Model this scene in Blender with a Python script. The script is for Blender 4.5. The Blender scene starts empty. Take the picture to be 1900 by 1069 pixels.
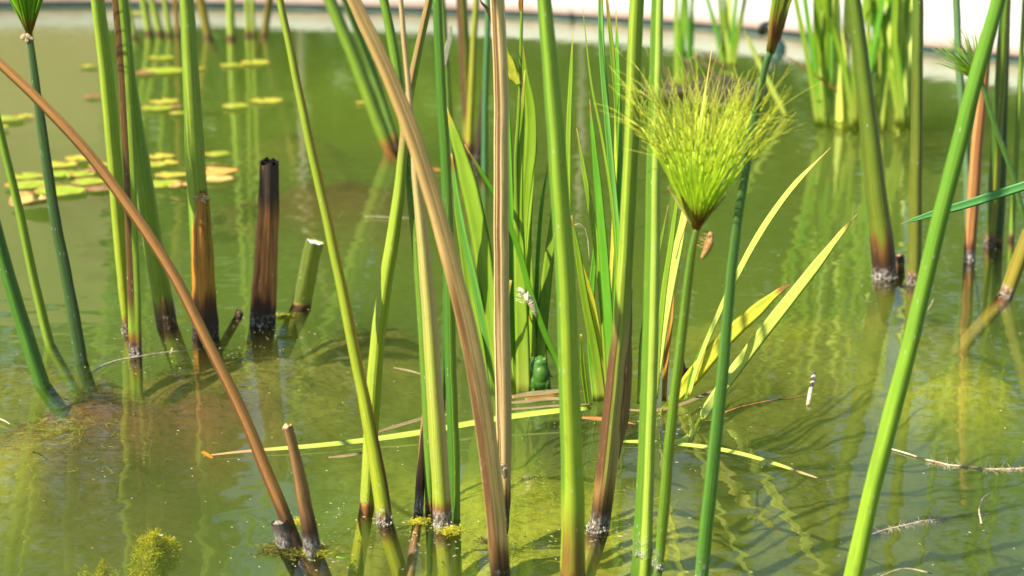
import bpy, bmesh, math, random
from mathutils import Vector, Matrix, noise, Quaternion
R = math.radians
random.seed(7)
S = bpy.context.scene
COL = S.collection

# ------------------------------------------------------------------ camera
PITCH, CAMZ, LENS = R(13.5), 0.62, 70.0
F = LENS / 36.0 * 1900.0
cd = bpy.data.cameras.new('camera'); cam = bpy.data.objects.new('camera', cd); COL.objects.link(cam)
cam.location = (0, 0, CAMZ); cam.rotation_euler = (math.pi / 2 - PITCH, 0, 0)
cd.lens = LENS; cd.sensor_width = 36; cd.clip_start = 0.05; cd.clip_end = 200
cd.dof.use_dof = True; cd.dof.focus_distance = 1.95; cd.dof.aperture_fstop = 8.0
S.camera = cam

# ------------------------------------------------------------------ light
SUN_EL = R(50); sd = Vector((-0.83, -0.55, 0)).normalized() * math.cos(SUN_EL); sd.z = math.sin(SUN_EL)
w = bpy.data.worlds.new('World'); S.world = w; w.use_nodes = True
wn = w.node_tree.nodes; bg = wn['Background']
sky = wn.new('ShaderNodeTexSky'); sky.sky_type = 'NISHITA'; sky.sun_disc = False
sky.sun_elevation = SUN_EL; sky.sun_rotation = math.atan2(sd.x, sd.y)
w.node_tree.links.new(sky.outputs[0], bg.inputs[0]); bg.inputs[1].default_value = 0.075
sl = bpy.data.lights.new('sun', 'SUN'); sl.energy = 5.0; sl.angle = R(0.5); sl.color = (1.0, 0.93, 0.78)
so = bpy.data.objects.new('sun', sl); COL.objects.link(so)
so.rotation_euler = sd.to_track_quat('Z', 'Y').to_euler()
S.view_settings.view_transform = 'Standard'; S.view_settings.look = 'None'
S.view_settings.exposure = 1.0; S.view_settings.gamma = 1.0
S.cycles.volume_bounces = 3; S.cycles.max_bounces = 10; S.cycles.transparent_max_bounces = 24
S.cycles.use_denoising = True; S.cycles.caustics_reflective = False

# ------------------------------------------------------------------ pixel helpers (photo is 1900 x 1069)
sp, cp = math.sin(PITCH), math.cos(PITCH)
CAMP = Vector((0, 0, CAMZ))
def ray(px, py):
    a, b = (px - 950) / F, -(py - 534.5) / F
    return Vector((a, b * sp + cp, b * cp - sp))
def G(px, py, z=0.0):                       # point on the level z
    d = ray(px, py); return CAMP + d * ((z - CAMZ) / d.z)
def P(px, py, Y):                           # point at the distance Y
    d = ray(px, py); return CAMP + d * (Y / d.y)
def px2m(p): return (p - CAMP).dot(Vector((0, cp, -sp))) / F

# ------------------------------------------------------------------ materials
class NT:
    def __init__(s, name):
        s.m = bpy.data.materials.new(name); s.m.use_nodes = True
        s.t = s.m.node_tree; s.n = s.t.nodes; s.l = s.t.links
        s.p = s.n['Principled BSDF']; s.out = s.n['Material Output']
    def new(s, t, **kw):
        nd = s.n.new(t)
        for k, v in kw.items(): setattr(nd, k, v)
        return nd
    def link(s, a, b): s.l.new(a, b)
    def val(s, sock, v):
        if hasattr(v, 'is_output') or isinstance(v, bpy.types.NodeSocket): s.l.new(v, sock)
        elif isinstance(v, (tuple, list)): sock.default_value = (*v, 1.0)[:4] if len(sock.default_value) == 4 else v
        else: sock.default_value = v
    def math(s, op, a, b=0.0, c=0.0, clamp=False):
        nd = s.new('ShaderNodeMath', operation=op); nd.use_clamp = clamp
        for i, v in enumerate((a, b, c)): s.val(nd.inputs[i], v)
        return nd.outputs[0]
    def mix(s, f, a, b, mode='MIX'):
        nd = s.new('ShaderNodeMix', data_type='RGBA', blend_type=mode)
        s.val(nd.inputs[0], f); s.val(nd.inputs[6], a); s.val(nd.inputs[7], b)
        return nd.outputs[2]
    def rng(s, v, a, b, c=0.0, d=1.0):
        nd = s.new('ShaderNodeMapRange', interpolation_type='SMOOTHSTEP')
        s.val(nd.inputs[0], v)
        for i, q in enumerate((a, b, c, d)): s.val(nd.inputs[i + 1], q)
        return nd.outputs[0]
    def noise(s, vec, scale, detail=3, rough=0.55, dist=0.0):
        nd = s.new('ShaderNodeTexNoise'); s.val(nd.inputs['Vector'], vec)
        nd.inputs['Scale'].default_value = scale; nd.inputs['Detail'].default_value = detail
        nd.inputs['Roughness'].default_value = rough; nd.inputs['Distortion'].default_value = dist
        return nd.outputs[0]
    def scaled(s, vec, sc, loc=(0, 0, 0)):
        nd = s.new('ShaderNodeMapping'); s.val(nd.inputs[0], vec)
        nd.inputs['Scale'].default_value = sc; nd.inputs['Location'].default_value = loc
        return nd.outputs[0]
    def bump(s, h, strength, dist):
        nd = s.new('ShaderNodeBump'); s.val(nd.inputs['Height'], h)
        nd.inputs['Strength'].default_value = strength; nd.inputs['Distance'].default_value = dist
        return nd.outputs[0]

SEED = [0.0]
def stalk_mat(name, hi, lo, base_h=0.03, streak=0.24, brown=(0.05, 0.022, 0.008), rim=(0.30, 0.14, 0.02), crust=0.5,
              stripe=None, stripe2=None, specks=0.35, blotch=0.0, rough=0.48, top_v=0.5, grime=(0.10, 0.05, 0.015)):
    """A culm: UV.x runs round it (0.5 faces front, 0.25 left), UV.y is metres above the water."""
    t = NT(name); SEED[0] += 3.7
    uv = t.new('ShaderNodeUVMap').outputs[0]
    col_d = (lo[0] * 0.55 + .03, lo[1] * 0.5, lo[2] * 0.5)
    sx = t.new('ShaderNodeSeparateXYZ'); t.link(uv, sx.inputs[0]); u, v = sx.outputs[0], sx.outputs[1]
    fine = t.rng(t.noise(t.scaled(uv, (30, 1.5, 1), (SEED[0], 0, 0)), 1.0, 4, 0.65), 0.28, 0.72)
    wide = t.noise(t.scaled(uv, (9, 5, 1), (SEED[0], 3, 0)), 1.0, 4)
    patch = t.noise(t.scaled(uv, (4, 22, 1), (SEED[0], 9, 0)), 1.0, 4)
    col = t.mix(t.rng(v, 0.0, top_v), lo, hi)
    col = t.mix(t.math('MULTIPLY', t.rng(patch, 0.35, 0.75), 0.35), col, (hi[0] * 0.7, hi[1] * 0.72, hi[2] * 0.6))
    if stripe:  # real markings on some stalks, painted sunlit and shaded edges on others
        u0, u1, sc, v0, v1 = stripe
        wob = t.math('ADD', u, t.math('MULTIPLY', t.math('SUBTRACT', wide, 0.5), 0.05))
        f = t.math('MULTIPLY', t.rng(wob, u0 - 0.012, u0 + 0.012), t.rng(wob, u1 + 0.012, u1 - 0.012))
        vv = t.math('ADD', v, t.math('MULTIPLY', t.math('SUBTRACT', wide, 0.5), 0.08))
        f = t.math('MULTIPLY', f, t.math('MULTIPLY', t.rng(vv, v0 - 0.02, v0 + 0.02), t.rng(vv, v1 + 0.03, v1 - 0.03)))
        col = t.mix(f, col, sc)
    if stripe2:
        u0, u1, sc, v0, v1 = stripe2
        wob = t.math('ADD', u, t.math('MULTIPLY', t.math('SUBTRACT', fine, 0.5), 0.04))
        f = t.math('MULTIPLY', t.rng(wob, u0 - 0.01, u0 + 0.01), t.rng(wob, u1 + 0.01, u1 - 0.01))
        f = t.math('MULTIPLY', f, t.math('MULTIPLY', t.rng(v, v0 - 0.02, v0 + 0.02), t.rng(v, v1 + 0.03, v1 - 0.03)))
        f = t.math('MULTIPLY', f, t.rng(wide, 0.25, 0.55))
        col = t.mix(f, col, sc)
    k = t.math('MULTIPLY_ADD', fine, 2 * streak, 1 - streak)
    kc = t.new('ShaderNodeCombineColor')
    for i in range(3): t.link(k, kc.inputs[i])
    col = t.mix(1.0, col, kc.outputs[0], 'MULTIPLY')
    if blotch:
        bl = t.noise(t.scaled(uv, (7, 9, 1), (SEED[0], 31, 0)), 1.0, 5, 0.65)
        col = t.mix(t.math('MULTIPLY', t.rng(bl, 0.50, 0.66), blotch), col, grime)
    # rotted foot: streaky upper edge
    mot = t.noise(t.scaled(uv, (8, 75, 1), (SEED[0], 47, 0)), 1.0, 4, 0.7)
    col = t.mix(t.math('MULTIPLY', t.rng(mot, 0.55, 0.70), 0.42), col, (col_d[0], col_d[1], col_d[2]))
    vn = t.math('ADD', v, t.math('MULTIPLY', t.math('SUBTRACT', wide, 0.5), base_h * 1.5))
    scar = t.noise(t.scaled(uv, (13, 16, 1), (SEED[0], 71, 0)), 1.0, 5, 0.72)
    col = t.mix(t.math('MULTIPLY', t.rng(scar, 0.60, 0.70), 0.55), col, (lo[0] * .4 + .10, lo[1] * .3 + .05, .018))
    wet = t.rng(v, -0.022, -0.002)
    if base_h > .0075:
        col = t.mix(t.math('MULTIPLY', t.rng(vn, base_h * 1.25, base_h * 0.75), t.math('MULTIPLY_ADD', wet, .8, .2)), col, rim)
        col = t.mix(t.math('MULTIPLY', t.rng(vn, base_h * 0.95, base_h * 0.35, 0, 0.93), t.math('MULTIPLY_ADD', wet, .95, .05)), col, brown)
    # whitish crust just over the water
    cn = t.noise(t.scaled(uv, (16, 170, 1), (SEED[0], 5, 0)), 1.0, 4, 0.7)
    cf = t.math('MULTIPLY', t.rng(cn, 0.60 - 0.14 * crust, 0.68), t.math('MULTIPLY', t.rng(v, 0.022, 0.008), t.rng(v, -0.003, 0.001)))
    col = t.mix(t.math('MULTIPLY', cf, min(1, crust * 1.6)), col, (0.55, 0.52, 0.45))
    vo = t.new('ShaderNodeTexVoronoi'); t.link(t.scaled(uv, (11, 55, 1), (SEED[0], 0, 0)), vo.inputs['Vector'])
    vo.inputs['Scale'].default_value = 1.6
    sepc = t.new('ShaderNodeSeparateColor'); t.link(vo.outputs['Color'], sepc.inputs[0])
    sf = t.math('MULTIPLY', t.rng(vo.outputs['Distance'], 0.22, 0.10), t.math('GREATER_THAN', sepc.outputs[0], 1 - 0.3 * specks))
    col = t.mix(t.math('MULTIPLY', sf, 0.75), col, (0.5, 0.5, 0.42))
    t.link(col, t.p.inputs['Base Color'])
    t.p.inputs['Roughness'].default_value = rough; t.p.inputs['Specular IOR Level'].default_value = 0.38
    hgt = t.math('ADD', t.math('MULTIPLY', fine, 0.5), t.math('MULTIPLY', cf, 2.0))
    t.link(t.bump(hgt, 0.7, 0.0012), t.p.inputs['Normal'])
    return t.m

def leaf_mat(name, c, tip=None, base=None, trans=0.45, tip_at=0.93, rough=0.4, streak=0.25, brown_bits=0.0):
    """Blade: UV.x across, UV.y 0..1 from foot to tip; leaves let light through."""
    t = NT(name); SEED[0] += 2.3
    uv = t.new('ShaderNodeUVMap').outputs[0]
    sx = t.new('ShaderNodeSeparateXYZ'); t.link(uv, sx.inputs[0]); v = sx.outputs[1]
    oi = t.new('ShaderNodeObjectInfo')
    off = t.new('ShaderNodeVectorMath', operation='ADD'); t.link(uv, off.inputs[0])
    cx = t.new('ShaderNodeCombineXYZ'); t.link(t.math('MULTIPLY', oi.outputs['Random'], 37.0), cx.inputs[0]); t.link(cx.outputs[0], off.inputs[1])
    fine = t.noise(t.scaled(off.outputs[0], (26, 1.2, 1)), 1.0, 3)
    big = t.noise(t.scaled(off.outputs[0], (2, 5, 1), (SEED[0], 0, 0)), 1.0, 3)
    col = t.mix(t.rng(big, 0.3, 0.7), c, (c[0] * 0.72, c[1] * 0.8, c[2] * 0.7))
    if base: col = t.mix(t.rng(v, 0.22, 0.02), col, base)
    if tip: col = t.mix(t.rng(v, tip_at - 0.06, tip_at + 0.04), col, tip)
    if brown_bits:
        col = t.mix(t.math('MULTIPLY', t.rng(t.noise(t.scaled(off.outputs[0], (5, 16, 1)), 1.0, 5, .7), 0.55, 0.68), brown_bits), col, (0.16, 0.08, 0.03))
    k = t.math('MULTIPLY_ADD', fine, 2 * streak, 1 - streak)
    kc = t.new('ShaderNodeCombineColor')
    for i in range(3): t.link(k, kc.inputs[i])
    col = t.mix(1.0, col, kc.outputs[0], 'MULTIPLY')
    t.link(col, t.p.inputs['Base Color']); t.p.inputs['Roughness'].default_value = rough
    t.link(t.bump(fine, 0.4, 0.0006), t.p.inputs['Normal'])
    tr = t.new('ShaderNodeBsdfTranslucent'); t.link(col, tr.inputs[0])
    mx = t.new('ShaderNodeMixShader'); mx.inputs[0].default_value = trans
    t.link(t.p.outputs[0], mx.inputs[1]); t.link(tr.outputs[0], mx.inputs[2]); t.link(mx.outputs[0], t.out.inputs[0])
    return t.m

def plain_mat(name, a, b, scale=40, rough=0.6, bump=0.3, dist=0.001, stretch=(1, 1, 1), lo=0.35, hi=0.65, detail=5):
    t = NT(name)
    oc = t.new('ShaderNodeTexCoord').outputs['Object']
    n = t.noise(t.scaled(oc, stretch), scale, detail, 0.6)
    t.link(t.mix(t.rng(n, lo, hi), a, b), t.p.inputs['Base Color'])
    t.p.inputs['Roughness'].default_value = rough
    if bump: t.link(t.bump(n, bump, dist), t.p.inputs['Normal'])
    return t.m

# ------------------------------------------------------------------ mesh helpers
def obj(name, bm, mat, parent=None, smooth=True):
    me = bpy.data.meshes.new(name)
    bmesh.ops.recalc_face_normals(bm, faces=bm.faces[:])
    bm.to_mesh(me); bm.free()
    if smooth:
        for p in me.polygons: p.use_smooth = True
    o = bpy.data.objects.new(name, me); COL.objects.link(o)
    if mat: me.materials.append(mat)
    if parent:
        o.parent = parent
        o.matrix_parent_inverse = Matrix.Translation(-parent.location)
    return o
def tag(o, label, cat, group=None, kind=None):
    if label: o['label'] = label
    if cat: o['category'] = cat
    if group: o['group'] = group
    if kind: o['kind'] = kind
    return o
def thing(name, label, cat, loc, group=None):
    o = bpy.data.objects.new(name, None); COL.objects.link(o); o.location = loc; o.empty_display_size = .02
    return tag(o, label, cat, group)
def catmull(pts, n):
    """pts: list of (Vector, radius); n samples by even parameter."""
    out = []; m = len(pts) - 1
    for i in range(n + 1):
        s = i / n * m; k = min(int(s), m - 1); u = s - k
        def g(j): return pts[max(0, min(m, j))]
        p0, p1, p2, p3 = g(k - 1), g(k), g(k + 1), g(k + 2)
        q0 = p0[0] if k > 0 else p1[0] * 2 - p2[0]; q3 = p3[0] if k < m - 1 else p2[0] * 2 - p1[0]
        c = 0.5 * ((2 * p1[0]) + (p2[0] - q0) * u + (2 * q0 - 5 * p1[0] + 4 * p2[0] - q3) * u * u + (3 * p1[0] - q0 - 3 * p2[0] + q3) * u ** 3)
        out.append((c, p1[1] + (p2[1] - p1[1]) * (u * u * (3 - 2 * u))))
    return out
VIEW = Vector((0, cp, -sp))
def frame(t):
    """across (to the right as seen from the front) and facing vectors for a tangent."""
    a = t.cross(Vector((0, -1, 0)))
    if a.length < 1e-4: a = Vector((1, 0, 0))
    a.normalize()
    if a.x < 0: a = -a
    f = a.cross(t).normalized()
    if f.y > 0: f = -f
    return a, f
def tangents(cs):
    ts = []
    for i in range(len(cs)):
        a = cs[max(0, i - 1)][0]; b = cs[min(len(cs) - 1, i + 1)][0]
        d = b - a; ts.append(d.normalized() if d.length > 1e-9 else Vector((0, 0, 1)))
    return ts
def sweep(bm, cs, sides=12, tri=0.0, phase=0.0, ridges=0.0, v0=None, jag=0.0, cap=True, wob=0.0, seed=0.0):
    """Closed tube through cs = [(centre, radius)]; UV as the materials above expect."""
    uvl = bm.loops.layers.uv.verify(); ts = tangents(cs); rings = []; vs = []; run = 0.0
    for i, (c, r) in enumerate(cs):
        if i: run += (c - cs[i - 1][0]).length
        a, f = frame(ts[i]); ring = []
        for j in range(sides):
            th = 2 * math.pi * j / sides + math.pi          # j=0 faces away; j=sides/2 faces front
            s = r * (1 + tri * math.cos(3 * (th + phase)) + ridges * math.cos(9 * th + phase))
            if wob: s *= 1 + wob * noise.noise(Vector((th * 1.3, run * 40, seed)))
            p = c - a * (math.sin(th) * s) * -1 + f * (math.cos(th) * s)
            if jag and i == len(cs) - 1: p += ts[i] * jag * noise.noise(Vector((j * 1.7, seed, 0))) * 2
            ring.append(bm.verts.new(p))
        rings.append(ring); vs.append(run)
    z0 = 0.0
    if v0 is not None: z0 = v0
    fs = []
    for i in range(len(rings) - 1):
        for j in range(sides):
            k = (j + 1) % sides
            fc = bm.faces.new((rings[i][j], rings[i][k], rings[i + 1][k], rings[i + 1][j]))
            for lp, (uu, vv) in zip(fc.loops, ((j, i), (j + 1, i), (j + 1, i + 1), (j, i + 1))):
                lp[uvl].uv = (1 - uu / sides, vs[vv] + z0)
            fs.append(fc)
    if cap:
        for ring, vv in ((rings[0][::-1], vs[0]), (rings[-1], vs[-1])):
            fc = bm.faces.new(ring)
            for lp in fc.loops: lp[uvl].uv = (0.5, vv + z0)
    return rings

def stem_path(pts, dy=0.0, ext=0.5, sub=0.34, n=44, base_z=0.0, Y=None):
    """pts: photo pixels (x, y, width) from the foot up. The foot stands in the water; the part below bends as water bends it."""
    b = G(pts[0][0], pts[0][1], base_z); y0 = b.y if Y is None else Y
    tot = max(1.0, pts[0][1] - pts[-1][1]); raw = []
    for (x, y, wd) in pts:
        q = P(x, y, y0 + dy * (pts[0][1] - y) / tot); raw.append((q, wd * 0.5 * px2m(q)))
    cs = [(c + Vector((noise.noise(c * 9 + b * 50), 0, 0)) * .0011 + Vector((noise.noise(c * 31 + b * 80), 0, 0)) * .0004, r * (1 + .04 * noise.noise(c * 23 + b * 31))) for c, r in catmull(raw, n)]
    if ext:
        d = (cs[-1][0] - cs[-4][0]).normalized(); r = cs[-1][1]; p = cs[-1][0]
        for i in range(1, 9): cs.append((p + d * ext * i / 8, r * (1 - 0.05 * i)))
    v0 = 0.0
    if sub:
        d = (cs[0][0] - cs[4][0]).normalized(); d = Vector((d.x * 1.25, d.y * 1.2, d.z * 0.5)).normalized()
        p, r = cs[0]
        cs = [(p + d * sub * i / 6, r * (1 + .03 * i)) for i in range(6, 0, -1)] + cs
        v0 = -sub
    return cs, v0

def stalk(label, pts, mat, dy=0.0, ext=0.5, tri=0.1, phase=0.0, sub=0.34, name='papyrus_stalk', cat='stalk', group='papyrus stalks standing in the pond',
          parent=None, jag=0.0, wob=0.03, Y=None, ridges=0.010, crust=None):
    cs, v0 = stem_path(pts, dy, ext, sub, Y=Y)
    bm = bmesh.new(); sweep(bm, cs, 36, tri, phase, ridges, v0, jag, wob=wob, seed=pts[0][0])
    if parent is None and crust:
        root = thing(name, label, cat, G(pts[0][0], pts[0][1]), group)
        o = obj('stalk', bm, mat, root)
        crust_ring('root_crust', G(pts[0][0], pts[0][1]), pts[0][2] * .5 * px2m(G(pts[0][0], pts[0][1])), root, crust)
        return root
    o = obj(name, bm, mat, parent)
    if parent is None: tag(o, label, cat, group)
    return o

def crust_ring(name, c, r, parent, amt=1.0):
    """fluffy whitish crust and scum round a foot, a little above and at the water line."""
    bm = bmesh.new(); rnd = random.Random(int(c.x * 9999))
    for i in range(int(36 * amt)):
        th = rnd.uniform(0, 6.283); h = abs(rnd.gauss(0.0, 0.0026)) + 0.0002 + .003 * max(0, noise.noise(Vector((math.cos(th) * 2, math.sin(th) * 2, c.x * 9)))) * 3; q = rnd.uniform(0.94, 1.06)
        p = c + Vector((math.cos(th) * r * q, math.sin(th) * r * q, h)); s = rnd.uniform(0.0003, 0.0011) * (0.6 + r / 0.012 * 0.5)
        m = Matrix.Translation(p) @ Matrix.Rotation(rnd.uniform(0, 3), 4, 'Z') @ Matrix.Diagonal((s * 1.5, s, s * rnd.uniform(.6, 2.2), 1))
        bmesh.ops.create_icosphere(bm, subdivisions=1, radius=1, matrix=m)
    for v in bm.verts: v.co += Vector(noise.noise_vector(v.co * 900)) * 0.0005
    return obj(name, bm, M['crust'], parent)

def blade(parent, pts, mat, dy=0.0, yaw=0.0, fold=0.25, Y=None, n=26, name='leaf', thick=0.05, twist=0.0, zbase=0.0, wet=False):
    """A long leaf through photo pixels (x, y, width) from the foot to the tip, keeled along the middle, with real thickness."""
    y0 = G(pts[0][0], pts[0][1], zbase).y if Y is None else Y
    tot = max(1.0, abs(pts[0][1] - pts[-1][1])); raw = []
    for (x, y, wd) in pts:
        q = P(x, y, y0 + dy * abs(pts[0][1] - y) / tot)
        if wet and q.z < .004: q = G(x, y, .004)          # lies on the water there
        raw.append((q, wd * 0.5 * px2m(q) / max(0.35, math.cos(yaw))))
    return ribbon(parent, catmull(raw, n), mat, yaw, fold, name, thick, twist)
def ribbon(parent, cs, mat, yaw=0.0, fold=0.25, name='leaf', thick=0.05, twist=0.0, ups=None):
    bm = bmesh.new(); uvl = bm.loops.layers.uv.verify(); ts = tangents(cs); rings = []
    prof = ((-1, .0), (-.55, .35), (0, .0), (.55, .35), (1, .0), (.5, -.35), (0, -1.0), (-.5, -.35))
    for i, (c, r) in enumerate(cs):
        if ups: f = ups; a = ts[i].cross(f).normalized(); f = a.cross(ts[i])
        else: a, f = frame(ts[i])
        q = Quaternion(ts[i], yaw + twist * i / len(cs)); a = q @ a; f = q @ f
        ring = []
        for s, tk in prof:
            dep = (abs(s) - 0.5) * fold * r + tk * thick * r
            ring.append(bm.verts.new(c + a * (s * r) + f * dep))
        rings.append(ring)
    L = len(cs) - 1; K = len(prof)
    uu = (0, .25, .5, .75, 1, .75, .5, .25)
    for i in range(L):
        for j in range(K):
            k = (j + 1) % K
            fc = bm.faces.new((rings[i][j], rings[i][k], rings[i + 1][k], rings[i + 1][j]))
            for lp, (b, e) in zip(fc.loops, ((j, i), (k, i), (k, i + 1), (j, i + 1))): lp[uvl].uv = (uu[b], e / L)
    bm.faces.new(rings[0][::-1]); bm.faces.new(rings[-1])
    return obj(name, bm, mat, parent)

def tube(bm, pts, r0, r1, sides=5, uvv=None):
    cs = [(Vector(p), r0 + (r1 - r0) * i / (len(pts) - 1)) for i, p in enumerate(pts)]
    uvl = bm.loops.layers.uv.verify(); ts = tangents(cs); rings = []
    for i, (c, r) in enumerate(cs):
        a = ts[i].cross(Vector((0.13, -1, 0.21))).normalized(); f = a.cross(ts[i])
        rings.append([bm.verts.new(c + a * math.cos(6.2832 * j / sides) * r + f * math.sin(6.2832 * j / sides) * r) for j in range(sides)])
    for i in range(len(cs) - 1):
        for j in range(sides):
            k = (j + 1) % sides
            fc = bm.faces.new((rings[i][j], rings[i][k], rings[i + 1][k], rings[i + 1][j]))
            t0 = i / (len(cs) - 1); t1 = (i + 1) / (len(cs) - 1)
            if uvv: t0 = uvv[0] + (uvv[1] - uvv[0]) * t0; t1 = uvv[0] + (uvv[1] - uvv[0]) * t1
            for lp, vv in zip(fc.loops, (t0, t0, t1, t1)): lp[uvl].uv = (j / sides, vv)
    bm.faces.new(rings[0][::-1]); bm.faces.new(rings[-1])
def blob(bm, c, rad, rot=None, sub=2):
    m = Matrix.Translation(c) @ (rot or Matrix.Identity(4)) @ Matrix.Diagonal((*rad, 1))
    return bmesh.ops.create_icosphere(bm, subdivisions=sub, radius=1, matrix=m)['verts']

M = {}
M['crust'] = plain_mat('white crust', (0.50, 0.48, 0.41), (0.28, 0.25, 0.17), 400, 0.9, 0.5, 0.001)  # whitish crust; its pale tone also stands in for the meniscus highlight

# ================================================================== SETTING
# water line of the far pond edge, from left to right
edge_px = [(0, 12), (250, 12.5), (500, 15), (900, 27), (1200, 45), (1420, 63), (1700, 94), (1900, 115)]
edge = [G(x, y) for x, y in edge_px]
L0 = edge[0] + (edge[0] - edge[1]).normalized() * 3.0; R0 = edge[-1] + (edge[-1] - edge[-2]).normalized() * 2.2
edge = [c for c, _ in catmull([(Vector((L0.x, L0.y - .3, 0)), 0)] + [(e, 0) for e in edge] + [(R0, 0)], 60)]

def pond_water():
    bm = bmesh.new()
    outline = [Vector((e.x, e.y + 0.02, 0)) for e in edge] + [Vector((4.5, 0.5, 0)), Vector((4.5, -1.5, 0)), Vector((-5, -1.5, 0)), Vector((-5, 4, 0))]
    top = [bm.verts.new(p) for p in outline]; bot = [bm.verts.new(p - Vector((0, 0, 0.62))) for p in outline]
    bm.faces.new(top); bm.faces.new(bot[::-1])
    for i in range(len(top)):
        j = (i + 1) % len(top); bm.faces.new((top[i], bot[i], bot[j], top[j]))
    t = NT('pond water')
    oc = t.new('ShaderNodeTexCoord').outputs['Object']
    n1 = t.noise(t.scaled(oc, (0.8, 1, 1)), 19, 1, 0.35, 0.5); n2 = t.noise(t.scaled(oc, (0.5, 1.0, 1)), 55, 1, 0.4, 0.4)
    calm = t.rng(t.noise(t.scaled(oc, (0.8, 1.6, 1)), 1.3, 2), 0.35, 0.65, 0.35, 1.25)
    h = t.math('MULTIPLY', t.math('ADD', n1, t.math('MULTIPLY', n2, 0.13)), calm)
    nrm = t.bump(h, 1.0, 0.0010)
    fr = t.new('ShaderNodeFresnel'); fr.inputs[0].default_value = 1.33; t.link(nrm, fr.inputs[1])
    gl = t.new('ShaderNodeBsdfGlossy'); gl.inputs['Roughness'].default_value = 0.0; gl.inputs[0].default_value = (1, 1, 1, 1); t.link(nrm, gl.inputs['Normal'])
    tr = t.new('ShaderNodeBsdfTransparent')
    mx = t.new('ShaderNodeMixShader'); t.link(fr.outputs[0], mx.inputs[0]); t.link(tr.outputs[0], mx.inputs[1]); t.link(gl.outputs[0], mx.inputs[2])
    t.link(mx.outputs[0], t.out.inputs[0])
    sc = t.new('ShaderNodeVolumeScatter'); sc.inputs[0].default_value = (0.46, 0.61, 0.16, 1); sc.inputs['Density'].default_value = 1.9; sc.inputs['Anisotropy'].default_value = 0.2
    ab = t.new('ShaderNodeVolumeAbsorption'); ab.inputs[0].default_value = (0.46, 0.62, 0.16, 1); ab.inputs['Density'].default_value = 3.8
    ad = t.new('ShaderNodeAddShader'); t.link(sc.outputs[0], ad.inputs[0]); t.link(ab.outputs[0], ad.inputs[1]); t.link(ad.outputs[0], t.out.inputs['Volume'])
    t.n.remove(t.p)
    o = obj('water', bm, t.m, smooth=False); tag(o, 'murky green pond water with small ripples and wavering reflections', 'water', kind='structure')
pond_water()

# pond floor with mounds of algae: (pixel x, y, half width, half height, depth of the crest, colour)
OLV, YEL, BRN, TEA, DRK, RED = (0.20, 0.185, 0.028), (0.42, 0.40, 0.035), (0.09, 0.06, 0.02), (0.07, 0.14, 0.075), (0.045, 0.045, 0.018), (0.15, 0.06, 0.025)
MOUNDS = [(190, 770, 210, 60, .045, BRN), (110, 800, 190, 60, .03, YEL), (60, 690, 160, 40, .05, OLV), (470, 660, 220, 55, .02, OLV), (420, 735, 190, 50, .035, OLV), (330, 690, 120, 40, .03, OLV), (680, 640, 150, 50, .05, OLV),
          (560, 740, 160, 60, .06, OLV), (640, 360, 190, 36, .05, RED), (1010, 960, 260, 120, .085, YEL), (930, 1060, 200, 60, .075, YEL), (700, 1050, 120, 70, .10, OLV), (1210, 1010, 130, 90, .09, YEL), (1480, 650, 230, 70, .075, YEL),
          (1430, 780, 190, 90, .12, OLV), (1500, 960, 160, 130, .13, OLV), (1700, 640, 160, 60, .08, OLV), (1790, 720, 110, 40, .07, YEL), (1150, 800, 180, 60, .05, DRK),
          (540, 262, 90, 20, .05, OLV), (700, 230, 260, 60, .16, YEL), (1120, 300, 200, 70, .14, OLV), (1640, 300, 220, 60, .10, OLV), (250, 950, 170, 120, .11, BRN), (190, 732, 200, 40, .016, RED)]
MW = []
for (x, y, rx, ry, d, c) in MOUNDS:
    p = G(x, y, -d); k = px2m(p); dep = math.atan2(CAMZ + d, p.y); MW.append((p, rx * k, ry * k / math.sin(dep), d, c))
def floor_at(x, y):
    base = -0.125 + 0.02 * noise.noise(Vector((x * 1.7, y * 1.3, 2))); col = Vector(TEA).lerp(Vector(OLV), 0.5 + 0.5 * noise.noise(Vector((x * 2, y * 1.4, 9))))
    z = base
    for (p, ax, ay, d, c) in MW:
        q = math.hypot((x - p.x) / ax, (y - p.y) / ay) + 0.35 * noise.noise(Vector((x * 7 + p.x, y * 5, 1))) + 0.2 * noise.noise(Vector((x * 22, y * 16, 4)))
        if q < 2.1:
            f = max(0.0, min(1.0, (2.1 - q) / 2.0)); f = f * f * (3 - 2 * f)
            zz = base + (-(.016 + d * .58) - base) * f
            z = max(z, zz); col = col.lerp(Vector(c), min(1, f * 1.3))
    z += 0.006 * noise.noise(Vector((x * 30, y * 24, 0))) + 0.004 * noise.noise(Vector((x * 80, y * 60, 3)))
    return min(z, -0.006), col
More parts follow.
